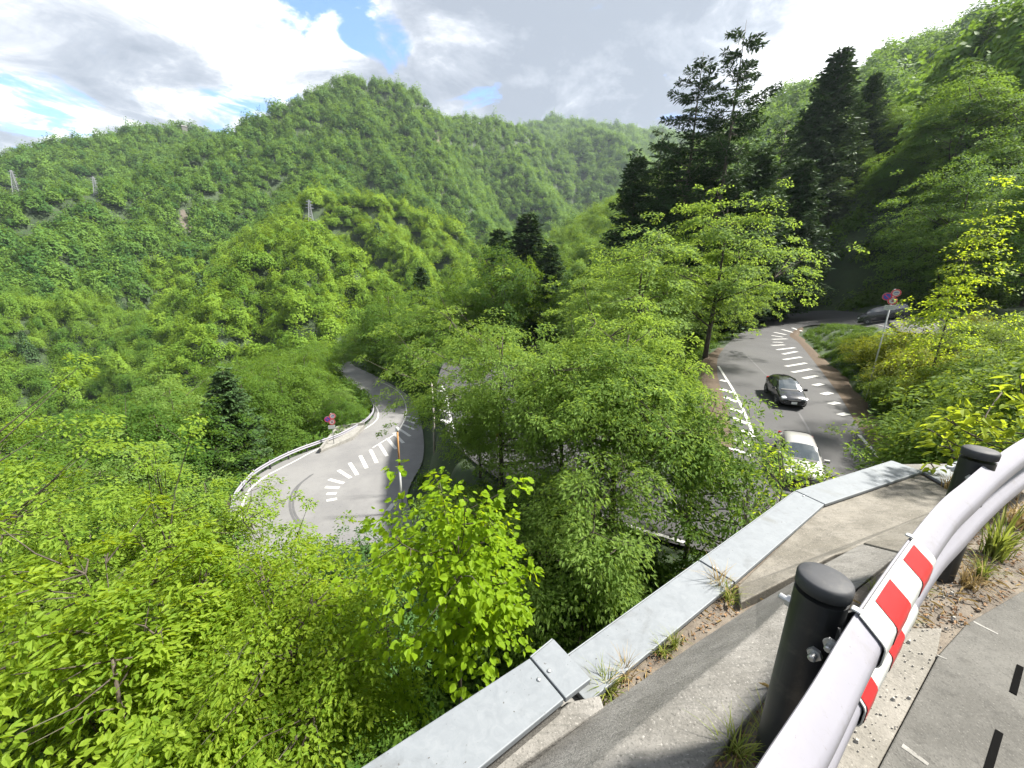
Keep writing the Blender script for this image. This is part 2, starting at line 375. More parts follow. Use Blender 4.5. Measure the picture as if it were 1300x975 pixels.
def ridge_h(x, y):
    h = np.full(x.shape, -1e9)
    for k, pts in RIDGES:
        w = [PD(*p) for p in pts]
        best = np.full(x.shape, -1e9)
        for a, b in zip(w, w[1:]):
            dx, dy = b[0] - a[0], b[1] - a[1]; L2 = dx * dx + dy * dy
            u = np.clip(((x - a[0]) * dx + (y - a[1]) * dy) / L2, 0, 1)
            d = np.hypot(x - a[0] - u * dx, y - a[1] - u * dy)
            best = np.maximum(best, a[2] + (b[2] - a[2]) * u - k * (np.sqrt(d * d + 25) - 5))
        h = np.maximum(h, best)
    return h
def wob(x, y, s, seed):
    rg = np.random.default_rng(seed); o = np.zeros(x.shape)
    for i in range(5):
        a = rg.uniform(0, 6.283); f = rg.uniform(0.7, 1.7) / s
        o += np.sin((x * math.cos(a) + y * math.sin(a)) * f * 6.283 + rg.uniform(0, 6.283))
    return o / 5
def road_dist(x, y):
    """per road: distance outside its edge (negative inside) and its height, nearest station"""
    out = {}
    for nm, (A, B) in ROADS.items():
        best = np.full(x.shape, 1e9); z = np.zeros(x.shape); X = x.ravel(); Y = y.ravel()
        best = best.ravel(); z = z.ravel()
        sel = np.where((X > -60) & (X < 90) & (Y > 0) & (Y < 120))[0]
        for k in range(0, len(sel), 20000):
            s = sel[k:k + 20000]; xs = X[s][:, None]; ys = Y[s][:, None]
            dx = (B[:, 0] - A[:, 0])[None]; dy = (B[:, 1] - A[:, 1])[None]
            u = np.clip(((xs - A[None, :, 0]) * dx + (ys - A[None, :, 1]) * dy) / (dx * dx + dy * dy), 0, 1)
            d = np.hypot(xs - A[None, :, 0] - u * dx, ys - A[None, :, 1] - u * dy)
            i = d.argmin(1); r = np.arange(len(s))
            best[s] = d[r, i]; z[s] = A[i, 2] + (B[i, 2] - A[i, 2]) * u[r, i]
        out[nm] = (best.reshape(x.shape), z.reshape(x.shape))
    return out
def height(x, y, raw=False):
    x = np.asarray(x, float); y = np.asarray(y, float)
    r = np.hypot(x, y)
    loc = rbf(x, y); far = np.clip((r - 130) / 150, 0, 1); loc = loc * (1 - far) + np.minimum(loc, -62) * far
    h = loc + wob(x, y, 14, 3) * 0.35
    rg = ridge_h(x, y) + wob(x, y, 60, 5) * np.clip((r - 120) / 300, 0, 1) * 7 + wob(x, y, 28, 9) * np.clip((r - 120) / 300, 0, 1) * 3
    rg = rg - np.clip((82 - r) / 16, 0, 1) * 40
    h = np.maximum(h, rg)
    for nm, (d, z) in road_dist(x, y).items():
        b = np.clip((d - 0.7) / 2.6, 0, 1); b = b * b * (3 - 2 * b)
        h = (z - 0.16) * (1 - b) + h * b
    ins = inside(x, y, PLAT)
    h = np.where(ins, np.minimum(np.maximum(h, -1e9), WALL_Z - 0.5) * 0 + WALL_Z - 0.5, h)
    return h
def hit(px, py, d0=90):                  # where the ray through a pixel first meets the ground
    d = ray(px, py); D = np.arange(d0, 1600, 1.5); q = d[None] * (D / math.hypot(d[0], d[1]))[:, None]
    k = np.nonzero(height(q[:, 0], q[:, 1]) > q[:, 2])[0]
    return q[k[0]] if len(k) else q[-1]
ROCKS = [(hit(556, 178), 4.5, 15), (hit(562, 197), 4, 14), (hit(237, 287), 3.5, 8), (hit(743, 232), 6, 10)]
PYLONS = [(395, 254, 282), (123, 225, 246), (21, 217, 242)]
PYL = [hit(px, pb, 150) for px, _, pb in PYLONS]
def rockness(x, y):
    o = np.zeros(x.shape)
    for p, a, b in ROCKS:
        th = math.atan2(p[1], p[0]); u = (x - p[0]) * math.cos(th) + (y - p[1]) * math.sin(th); v = -(x - p[0]) * math.sin(th) + (y - p[1]) * math.cos(th)
        o = np.maximum(o, np.exp(-((u / b) ** 2 + (v / a) ** 2) * 0.7))
    return o

rr = [0.4]
while rr[-1] < 2600: rr.append(rr[-1] * 1.017 + 0.012)
rr = np.array(rr)
az = np.radians(np.concatenate([np.arange(-70, 70.01, 0.3), np.arange(74, 290, 4.0)]))     # from +Y towards +X
RR, AZ = np.meshgrid(rr, az, indexing='ij')
GX, GY = RR * np.sin(AZ), RR * np.cos(AZ)
GZ = height(GX, GY)
nr, na = RR.shape
idx = np.arange(nr * na).reshape(nr, na)
q = np.stack([idx[:-1], np.roll(idx, -1, 1)[:-1], np.roll(idx, -1, 1)[1:], idx[1:]], -1).reshape(-1, 4)
q = q[:, ::-1]
me = mesh_np('ground', np.stack([GX, GY, GZ], -1).reshape(-1, 3), q.ravel(), np.full(len(q), 4), M_GROUND, smooth=True)
a = me.attributes.new('rock', 'FLOAT', 'POINT'); a.data.foreach_set('value', rockness(GX, GY).ravel().astype(np.float32))
link('ground', me, kind='structure', label='steep wooded hillsides and valley floor around the road')

# ------------------------------------------------------------------ road surfaces and markings
def strip(name, mat, L, Rr, lift, m=10, **kw):
    """surface between two edge curves"""
    rows = [[L[i] + (Rr[i] - L[i]) * (j / m) + np.array([0, 0, lift]) for j in range(m + 1)] for i in range(len(L))]
    b = MB(); b.grid(rows); return b.build(name, mat, smooth=True, **kw)
MIDA, MIDB = ROADS['mid']; LOWA, LOWB = ROADS['low']
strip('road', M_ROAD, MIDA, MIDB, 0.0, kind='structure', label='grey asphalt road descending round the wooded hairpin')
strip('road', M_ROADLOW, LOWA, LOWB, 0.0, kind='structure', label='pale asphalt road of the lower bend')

def surf(road, s, t):                    # s: station index (float, in stations), t: 0..1 left edge to right edge
    A, B = ROADS[road]; f = np.clip(s * 6, 0, len(A) - 1.001); i = int(f); u = f - i
    a = A[i] * (1 - u) + A[i + 1] * u; b = B[i] * (1 - u) + B[i + 1] * u
    return a + (b - a) * t
_SG = {}
def solve(road, px, py):                 # (s, t) of the road point seen at a pixel
    if road not in _SG:
        A, B = ROADS[road]; T = np.linspace(0, 1, 41); G = A[:, None] + (B - A)[:, None] * T[None, :, None]; zc = G @ fw
        _SG[road] = (np.where(zc > 0, CX + F * (G @ rt) / zc, 1e6), CY - F * (G @ up) / zc, T)
    gx, gy, T = _SG[road]; e = (gx - px) ** 2 + (gy - py) ** 2; i, j = np.unravel_index(e.argmin(), e.shape); best = (e[i, j], i / 6, T[j])
    d, s, t = best
    for step in (0.06, 0.02, 0.006, 0.002):
        for _ in range(6):
            c = [(s + a * step, t + b * step * 0.3) for a in (-1, 0, 1) for b in (-1, 0, 1)]
            def err(st):
                x, y, z = PX(surf(road, st[0], st[1])); return (x - px) ** 2 + (y - py) ** 2
            s, t = min(c, key=err)
    return s, t
def on(road, px, py, lift=0.012):
    s, t = solve(road, px, py); return surf(road, s, t) + np.array([0, 0, lift])
def line(b, road, pix, w, lift=0.012):
    pts = catmull([on(road, x, y, lift) for x, y in pix], 8)
    rows = []
    for i, p in enumerate(pts):
        d = pts[min(i + 1, len(pts) - 1)] - pts[max(i - 1, 0)]; n = np.array([-d[1], d[0], 0]); n /= np.linalg.norm(n) + 1e-9
        rows.append([p + n * w / 2, p - n * w / 2])
    b.grid(rows)
def bar(b, road, p0, p1, w, lift=0.012):
    a = on(road, *p0, lift); c = on(road, *p1, lift); d = c - a; n = np.array([-d[1], d[0], 0]); n /= np.linalg.norm(n); n *= w / 2
    m = 5; b.grid([[a + d * k / m + n, a + d * k / m - n] for k in range(m + 1)])

b = MB()
Z4 = lambda x, y: (250 + x / 3.25, 400 + y / 3.25)          # enlarged view of the lower bend
Z5 = lambda x, y: (850 + x / 2.867, 350 + y / 2.867)        # enlarged view of the cars' road
line(b, 'low', [Z4(*p) for p in ((735, 372), (748, 400), (742, 432), (700, 465), (640, 495), (560, 528), (480, 562), (400, 605), (340, 635), (290, 662), (250, 690), (215, 725), (192, 770), (180, 815), (180, 860))], 0.16)
line(b, 'low', [Z4(*p) for p in ((740, 270), (790, 290), (830, 315), (852, 345), (863, 380), (862, 415), (845, 455), (815, 492), (770, 520), (725, 548))], 0.15)
for p, q_ in (((868, 418), (908, 428)), ((862, 432), (903, 448)), ((850, 452), (897, 472)), ((835, 470), (880, 500)), ((812, 486), (852, 528)), ((785, 508), (822, 553)), ((752, 532), (785, 582)), ((716, 556), (742, 610)),
              ((674, 580), (700, 632)), ((630, 610), (662, 660)), ((584, 640), (634, 672)), ((545, 678), (606, 694)), ((530, 710), (588, 713)), ((535, 738), (576, 736)), ((535, 766), (578, 758)), ((788, 808), (810, 778))):
    bar(b, 'low', Z4(*p), Z4(*q_), 0.33)
line(b, 'mid', [Z5(*p) for p in ((178, 330), (200, 365), (228, 410), (252, 455), (275, 505), (292, 545), (308, 590))], 0.15)
for p, q_ in (((185, 380), (208, 386)), ((186, 412), (236, 428)), ((200, 442), (248, 460)), ((222, 484), (268, 500)), ((228, 516), (286, 540)), ((264, 562), (310, 586)), ((240, 596), (300, 618)), ((218, 625), (300, 655)), ((208, 662), (260, 686))):
    bar(b, 'mid', Z5(*p), Z5(*q_), 0.40)
for p, q_ in (((447, 190), (480, 202)), ((410, 196), (462, 210)), ((380, 206), (424, 215)), ((372, 218), (412, 224)), ((374, 232), (428, 230)), ((376, 242), (412, 243)), ((372, 254), (418, 252)), ((390, 270), (455, 262)), ((412, 286), (462, 276)),
              ((414, 306), (478, 296)), ((422, 330), (496, 318)), ((446, 352), (514, 340)), ((488, 374), (536, 364))):
    bar(b, 'mid', Z5(*p), Z5(*q_), 0.36)
for p in ((540, 397), (571, 429), (597, 464), (630, 504)):
    bar(b, 'mid', Z5(p[0] - 15, p[1] + 3), Z5(p[0] + 15, p[1] - 3), 0.42)
line(b, 'mid', [Z5(*p) for p in ((690, 580), (725, 620), (760, 660), (785, 690))], 0.16)
line(b, 'mid', [(1100, 411), (1115, 413), (1130, 416), (1150, 420)], 0.2)
line(b, 'mid', [(873, 690), (840, 680), (800, 668), (745, 648)], 0.16)
line(b, 'mid', [(577, 552), (573, 535), (570, 520), (566, 500), (560, 488)], 0.16)
for y in (496, 508, 520, 533): bar(b, 'mid', (560, y), (572, y + 4), 0.4)
b.build('road_markings', M_PAINT, kind='structure', label='white edge lines and hatched bars painted on the asphalt')
b = MB()
for pts in (((470, 660), (410, 710), (385, 760), (390, 820), (430, 880)), ((480, 655), (425, 700), (398, 760), (402, 815), (440, 870))):
    line(b, 'low', [Z4(*p) for p in pts], 0.16, 0.008)
line(b, 'mid', [Z5(*p) for p in ((470, 500), (500, 550), (515, 590), (520, 640))], 0.1, 0.008)
line(b, 'mid', [Z5(*p) for p in ((280, 290), (330, 340), (370, 380))], 0.1, 0.008)
b.build('tyre_marks', M_TYRE, kind='structure', label='dark tyre arcs and seams on the asphalt')

M_VERGE = simple('needle_litter', (0.085, 0.066, 0.050), 0.95, var=0.45, scale=5, world=True, bump=0.6, spec=0.1)
def verge(E, Other, i0, i1, w):
    rows = []
    rgv = np.random.default_rng(3)
    for i in range(i0, i1 + 1):
        o = E[i] - Other[i]; o[2] = 0; o = o / np.linalg.norm(o); ww = w * rgv.uniform(0.7, 1.3)
        rows.append([E[i] - o * 0.12 + np.array([0, 0, .006]), E[i] + o * ww * .4 + np.array([0, 0, .03]), E[i] + o * ww + np.array([0, 0, 0.06]), E[i] + o * (ww + .5) + np.array([0, 0, -.35])])
    b = MB(); b.grid(rows); return b
verge(MIDB, MIDA, 26, 60, 0.85).build('verge', M_VERGE, smooth=True, kind='structure', label='brown needle litter along the right edge of the road')
verge(MIDA, MIDB, 36, 56, 0.8).build('verge', M_VERGE, smooth=True, kind='structure', label='brown needle litter along the left edge of the road')
# ------------------------------------------------------------------ foliage meshes
def unit(v): return v / (np.linalg.norm(v, axis=-1, keepdims=True) + 1e-9)
def leaves_mesh(name, pos_, nrm, dirv, size, mat, rng, shape='quad', wid=0.6, tone=None):
    """one small face (or folded pair) per leaf: pos = base, dirv = towards the tip, nrm = upper side"""
    n = len(pos_); d = unit(dirv - nrm * np.sum(dirv * nrm, -1, keepdims=True)); s = np.cross(d, nrm)
    size = np.asarray(size).reshape(-1, 1) * np.ones((n, 1)); w = size * wid * 0.5
    tone = rng.uniform(0, 1, n) if tone is None else tone
    if shape == 'quad':
        V = np.stack([pos_, pos_ + d * size * 0.5 - s * w - nrm * size * 0.04, pos_ + d * size - nrm * size * 0.12, pos_ + d * size * 0.5 + s * w - nrm * size * 0.04], 1).reshape(-1, 3)
        L = np.arange(n * 4); N = np.full(n, 4); T = np.repeat(tone, 4)
    else:                                # folded leaf: two quads along the midrib
        b0 = pos_; tip = pos_ + d * size - nrm * size * 0.16
        up_ = nrm * size * 0.07
        l1 = pos_ + d * size * 0.28 - s * w * 0.9 + up_; l2 = pos_ + d * size * 0.66 - s * w * 0.75 + up_ * 0.4
        r1 = pos_ + d * size * 0.28 + s * w * 0.9 + up_; r2 = pos_ + d * size * 0.66 + s * w * 0.75 + up_ * 0.4
        V = np.stack([b0, l1, l2, tip, r2, r1], 1).reshape(-1, 3)
        base = (np.arange(n) * 6)[:, None]
        L = np.concatenate([base + np.array([0, 3, 2, 1]), base + np.array([0, 5, 4, 3])], 1).ravel(); N = np.full(2 * n, 4); T = np.repeat(tone, 6)
    return mesh_np(name, V, L, N, mat, smooth=False, tone=T)

def lobes(rng, k, fr):
    A = unit(rng.normal(size=(k, 3))) * fr; ph = rng.uniform(0, 6.28, k)
    return lambda p: np.sin(p @ A.T + ph).mean(1) * math.sqrt(k)

def broad(name, seed, H, Rad, z0, mat, nspray=420, nleaf=24, leaf=0.26, spread=0.55, tier=0.0, wid=0.6, shape='quad', amp=0.28, gap=-0.7, flat=0.16, droop=0.35,
          bark=None, trunk_r=None, limbs=16, topbias=0.0, fork=0.45, twig=True, ex=1.0, peak=0.0, whip=0.07):
    """trunk mesh with limbs, and a crown of flat sprays of leaves: (trunk, crown)"""
    rng = np.random.default_rng(seed); zc = (z0 + H) / 2; hh = (H - z0) / 2
    d = unit(rng.normal(size=(nspray * 3, 3))); d[:, 2] += topbias; d = unit(d)
    lob = lobes(rng, 7, 3.2); gp = lobes(rng, 6, 6.0)
    keep = gp(d * 1.3 + rng.normal(size=d.shape) * 0.12) > gap
    d = d[keep][:nspray]; m = len(d)
    r = rng.uniform(0.12, 1, m) ** 0.38
    wh = rng.random(m) < whip; r = np.where(wh, rng.uniform(1.0, 1.32, m), r)
    c = d * (r * (1 + amp * lob(d)))[:, None] * np.array([Rad, Rad * ex, hh])
    if peak: c[:, :2] *= (1 - peak * np.clip(c[:, 2:3] / hh, -0.3, 1))
    c[:, 2] += zc
    if tier: c[:, 2] = np.round(c[:, 2] / tier + rng.uniform(-.5, .5) * 0) * tier + rng.normal(size=m) * tier * 0.13
    out = unit(c * np.array([1, 1, 0]) - np.array([0, 0, 0]) + 1e-6)
    # limbs first: the sprays hang at their ends
    tb = MB(); tr = trunk_r or H * 0.016; bend = rng.normal(size=2) * Rad * 0.08
    path = [np.array([bend[0] * math.sin(3 * t) * t, bend[1] * math.sin(2.3 * t + 1) * t, H * 0.92 * t]) for t in np.linspace(0, 1, 8)]
    path[0][2] = -0.6
    tb.tube(path, [tr * 1.25] + [tr * (1 - 0.86 * t) for t in np.linspace(0, 1, 8)[1:]], 7)
    order = rng.permutation(m)
    def attach(p): 
        t = np.clip((p[2] - np.hypot(p[0], p[1]) * fork) / (H * 0.92), 0.18, 0.93); i = t * 7; k = int(i)
        return path[k] + (path[min(k + 1, 7)] - path[k]) * (i - k), tr * (1 - 0.86 * t)
    oo = order[~wh[order]][:limbs * 4]; far = oo[np.argsort(-r[oo])][:limbs]
    ends = []
    for k in far:
        a, ra = attach(c[k]); e = c[k]; mid = a * 0.45 + e * 0.55 + np.array([0, 0, -0.06 * np.hypot(*(e - a)[:2])]) + rng.normal(size=3) * 0.08
        pts = [(1 - u) ** 2 * a + 2 * u * (1 - u) * mid + u * u * e for u in np.linspace(0, 1, 6)]
        tb.tube(pts, [max(ra * 0.55 * (1 - 0.85 * u), 0.006) for u in np.linspace(0, 1, 6)], 5); ends += pts[2:5]
    if twig:
        E = np.array(ends)
        for k in order[:limbs * 6]:
            j = np.linalg.norm(E - c[k], axis=1).argmin(); a = E[j]
            if np.linalg.norm(a - c[k]) < Rad * 0.9:
                tb.tube([a, (a + c[k]) / 2 + rng.normal(size=3) * 0.05, c[k]], [tr * 0.14, tr * 0.09, tr * 0.04], 4, cap=False)
    # sprays
    k = nleaf; tilt = unit(np.array([0, 0, 1.0]) + out * 0.30 + (c - np.array([0, 0, zc])) / Rad * 0.18 + rng.normal(size=(m, 3)) * 0.16)
    t1 = unit(np.cross(tilt, unit(rng.normal(size=(m, 3))))); t2 = np.cross(tilt, t1)
    sc = rng.uniform(0.65, 1.25, m) * np.where(wh, 0.6, 1)
    ang = rng.uniform(0, 6.283, (m, k)); rad = np.sqrt(rng.uniform(0, 1, (m, k))) * spread * sc[:, None]
    off = t1[:, None] * (rad * np.cos(ang))[..., None] + t2[:, None] * (rad * np.sin(ang))[..., None] + tilt[:, None] * (rng.normal(size=(m, k)) * flat * spread)[..., None]
    off[..., 2] -= droop * rad ** 2 / spread
    p = (c[:, None] + off).reshape(-1, 3)
    nr_ = unit(np.repeat(tilt, k, 0) + rng.normal(size=(m * k, 3)) * 0.42)
    dv = unit(off.reshape(-1, 3)) + np.repeat(out, k, 0) * 0.5 + rng.normal(size=(m * k, 3)) * 0.35 + np.array([0, 0, -0.25])
    tone = np.clip(np.repeat(rng.uniform(0, 1, m), k) * 0.55 + rng.uniform(0, 1, m * k) * 0.45, 0, 1)
    crown = leaves_mesh(name + '_crown', p, nr_, dv, leaf * rng.uniform(0.65, 1.25, m * k), mat, rng, shape, wid, tone)
    me = bpy.data.meshes.new(name + '_trunk'); me.from_pydata(tb.v, [], tb.f); me.materials.append(bark or M_BARKD)
    me.polygons.foreach_set('use_smooth', [True] * len(me.polygons))
    return me, crown

def conifer(name, seed, H, Rad, z0, mat, step=0.75, per=7, needle=0.42, dens=1.0, droop=0.25, upturn=0.25, power=0.85, gappy=0.0, hang=0.3, wid=0.34, bare=0.0, lift=0.2):
    rng = np.random.default_rng(seed); tb = MB(); tr = H * 0.013
    lean = rng.normal(size=2) * 0.012 * H
    ax = lambda z: np.array([lean[0] * (z / H) ** 2, lean[1] * (z / H) ** 2, z])
    tb.tube([ax(z) for z in np.linspace(-0.6, H * 0.995, 9)], [tr * (1.08 - 1.05 * u) for u in np.linspace(0, 1, 9)], 7)
    PP, NN, DD, TT = [], [], [], []
    z = z0
    while z < H * 0.985:
        f = (z - z0) / (H - z0); L0 = Rad * (1 - f) ** power * (0.55 + 0.45 * min(1, f * 6)) + 0.25
        a0 = rng.uniform(0, 6.28)
        for j in range(per):
            if rng.random() < gappy * f: continue
            a = a0 + 6.283 * j / per + rng.normal() * 0.25; L = L0 * rng.uniform(0.6, 1.18); o = np.array([math.cos(a), math.sin(a), 0]); b0 = ax(z + rng.normal() * step * 0.25)
            us = np.linspace(0, 1, 6); dr = droop * rng.uniform(0.5, 1.5); upt = upturn * rng.uniform(0.4, 1.6) + lift * f
            pts = [b0 + o * L * u + np.array([0, 0, L * (-dr * u + upt * u * u)]) for u in us]
            tb.tube(pts, [max(tr * 0.28 * (1 - f * 0.7) * (1 - 0.8 * u), 0.008) for u in us], 4, cap=False)
            n = int(max(8, 30 * dens * L)); u = rng.uniform(0.12 + bare, 1.03, n); uu = np.clip(u, 0, 1)
            p = b0 + o * (L * u)[:, None]; p[:, 2] += L * (-dr * uu + upt * uu * uu)
            side = np.array([-o[1], o[0], 0]); sw = (0.10 + 0.30 * np.sin(np.clip(u, 0, 1) * 2.6)) * L * 0.75
            q_ = rng.normal(size=n) * 0.5; p = p + side * (q_ * sw)[:, None]; p[:, 2] -= np.abs(q_) * sw * hang + rng.uniform(0, 0.12, n)
            PP.append(p); DD.append(o * 0.7 + side * np.sign(q_)[:, None] * 0.8 + rng.normal(size=(n, 3)) * 0.3 + np.array([0, 0, -0.15 + upt * 0.4]))
            NN.append(unit(np.array([0, 0, 1.0]) + rng.normal(size=(n, 3)) * 0.45)); TT.append(np.clip(rng.uniform(0, .5) + rng.uniform(0, .6, n), 0, 1))
        z += step * rng.uniform(0.7, 1.3) * (1 - 0.45 * f)
    PP, NN, DD, TT = map(np.concatenate, (PP, NN, DD, TT))
    crown = leaves_mesh(name + '_crown', PP, NN, DD, needle * rng.uniform(0.6, 1.3, len(PP)), mat, rng, 'quad', wid, TT)
    me = bpy.data.meshes.new(name + '_trunk'); me.from_pydata(tb.v, [], tb.f); me.materials.append(M_BARK)
    me.polygons.foreach_set('use_smooth', [True] * len(me.polygons))
    return me, crown

def clump(name, seed, mat, n=420, leaf=0.17, H=0.66, amp=0.3, wid=0.75, tone_spread=0.6):
    """leafy dome of radius 0.5 at the origin, for far woods and undergrowth"""
    rng = np.random.default_rng(seed); d = unit(rng.normal(size=(n, 3))); d[:, 2] = np.abs(d[:, 2]) * 1.1 - 0.25; d = unit(d)
    lob = lobes(rng, 9, 6.0); r = (1 + amp * lob(d)) * rng.uniform(0.70, 1.08, n)
    p = d * r[:, None] * np.array([0.5, 0.5, H])
    nr_ = unit(d * 0.9 + np.array([0, 0, 0.35]) + rng.normal(size=(n, 3)) * 0.35); dv = d + rng.normal(size=(n, 3)) * 0.6
    t = np.clip(0.5 + (lob(d * 1.7 + 3) * 0.3) + rng.normal(size=n) * 0.2, 0, 1)
    return leaves_mesh(name, p, nr_, dv, leaf * rng.uniform(0.7, 1.3, n), mat, rng, 'quad', wid, t)
def spire(name, seed, mat, n=260, leaf=0.16):
    rng = np.random.default_rng(seed); z = rng.uniform(0, 1, n) ** 1.4; a = rng.uniform(0, 6.28, n); r = 0.36 * (1 - z) * rng.uniform(0.6, 1.1, n) + 0.02
    p = np.stack([r * np.cos(a), r * np.sin(a), z * 1.35 - 0.1], -1); o = np.stack([np.cos(a), np.sin(a), 0 * a], -1)
    return leaves_mesh(name, p, unit(o * 0.5 + np.array([0, 0, .8]) + rng.normal(size=(n, 3)) * .3), o + np.array([0, 0, -.3]) + rng.normal(size=(n, 3)) * .3, leaf, mat, rng, 'quad', 0.6)

def scatter_object(name, pts, scl, rot, var, meshes, **kw):
    """one object that sets copies of small leafy meshes on its own vertices"""
    me = bpy.data.meshes.new(name); me.vertices.add(len(pts)); me.vertices.foreach_set('co', np.asarray(pts, np.float32).ravel())
    for nm, typ, val in (('scl', 'FLOAT', scl), ('rot', 'FLOAT', rot), ('var', 'INT', var)):
        a = me.attributes.new(nm, typ, 'POINT'); a.data.foreach_set('value', np.asarray(val, np.float32 if typ == 'FLOAT' else np.int32))
    for m in {m.materials[0] for m in meshes}: me.materials.append(m)
    o = link(name, me, **kw)
    g = bpy.data.node_groups.new(name + '_scatter', 'GeometryNodeTree')
    g.interface.new_socket('Geometry', in_out='INPUT', socket_type='NodeSocketGeometry'); g.interface.new_socket('Geometry', in_out='OUTPUT', socket_type='NodeSocketGeometry')
    gi = g.nodes.new('NodeGroupInput'); go = g.nodes.new('NodeGroupOutput'); iop = g.nodes.new('GeometryNodeInstanceOnPoints')
    jn = g.nodes.new('GeometryNodeJoinGeometry')
    for k, m in reversed(list(enumerate(meshes))):
        src = bpy.data.objects.new(name + '_spray', m)
        oi = g.nodes.new('GeometryNodeObjectInfo'); oi.inputs['Object'].default_value = src; oi.inputs['As Instance'].default_value = False
        gti = g.nodes.new('GeometryNodeGeometryToInstance'); g.links.new(oi.outputs['Geometry'], gti.inputs[0]); g.links.new(gti.outputs[0], jn.inputs[0])
    def attr(nm, typ):
        n = g.nodes.new('GeometryNodeInputNamedAttribute'); n.data_type = typ; n.inputs['Name'].default_value = nm; return n.outputs[0]
    cx = g.nodes.new('ShaderNodeCombineXYZ'); g.links.new(attr('rot', 'FLOAT'), cx.inputs[2])
    g.links.new(gi.outputs[0], iop.inputs['Points']); g.links.new(jn.outputs[0], iop.inputs['Instance'])
    iop.inputs['Pick Instance'].default_value = True
    g.links.new(attr('var', 'INT'), iop.inputs['Instance Index']); g.links.new(cx.outputs[0], iop.inputs['Rotation']); g.links.new(attr('scl', 'FLOAT'), iop.inputs['Scale'])
    g.links.new(iop.outputs[0], go.inputs[0])
    md = o.modifiers.new('scatter', 'NODES'); md.node_group = g
    return o

# ------------------------------------------------------------------ tree kinds (trunk mesh, crown mesh, height, radius)
KIND = {}
def kind(k, name, fn, seed, H, Rad, z0, *a, **kw): KIND[k] = (name, *fn(k, seed, H, Rad, z0, *a, **kw), H, Rad)
for i in range(4):
    kind('mix%d' % i, 'broadleaf_tree', broad, 20 + i, 10, 4.2 + 0.3 * (i % 2), 1.6, L_MIX, nspray=480, nleaf=62, leaf=0.175, spread=0.62, amp=0.32 + 0.05 * i, gap=-0.55, tier=0.0 if i < 2 else 0.75, droop=0.4)
for i in range(3):
    kind('dark%d' % i, 'broadleaf_tree', broad, 40 + i, 11, 4.6, 1.4, L_DARK, nspray=560, nleaf=80, leaf=0.15, spread=0.72, amp=0.32, tier=0.95, gap=-0.5, whip=0.015, droop=0.42, flat=0.12)
for i in range(2):
    kind('maple%d' % i, 'maple_tree', broad, 60 + i, 10, 3.9, 1.8, L_MAPLE, nspray=380, nleaf=70, leaf=0.145, spread=0.66, tier=0.95, droop=0.32, flat=0.09, amp=0.4, gap=-0.3, peak=0.4, whip=0.12)
for i in range(2):
    kind('fir%d' % i, 'fir_tree', conifer, 80 + i, 30, 6.6, 5.0, L_CON, step=1.7, per=7, needle=0.40, dens=2.3, droop=0.10, upturn=0.20, power=0.60, gappy=0.42, lift=0.12, bare=0.12, hang=0.15)
for i in range(2):
    kind('cedar%d' % i, 'cedar_tree', conifer, 90 + i, 16, 3.6, 1.2, L_CON, step=0.62, per=8, needle=0.42, dens=1.5, droop=0.30, upturn=0.20, power=0.70, hang=0.5)

def plant(k, loc, top=None, rz=None, wide=1.0, first={}, **kw):
    """a tree of this kind with its base at loc, stretched so that its top reaches height top"""
    name, tm, cm, H, Rad = KIND[k]
    s = (top - loc[2]) / H if top is not None else 1.0
    rz = (loc[0] * 7.3 + loc[1] * 3.1) % 6.28 if rz is None else rz
    sx = s * wide
    if k not in first:
        r = empty(name, loc, rz); link('trunk', tm, r); link('crown', cm, r); first[k] = r
        r.scale = (sx, sx, s); return tag(r, **kw)
    return copy_tree(first[k], loc, rz, (sx, sx, s), **kw)
def plant_px(k, px, D, top_py, **kw):
    p = PD(px, top_py, D); z = float(height(np.array([p[0]]), np.array([p[1]]))[0])
    return plant(k, (p[0], p[1], z), p[2], **kw)
PLACED = []                              # (x, y, radius)
def reserve(o, r): PLACED.append((o.location.x, o.location.y, r)); return o

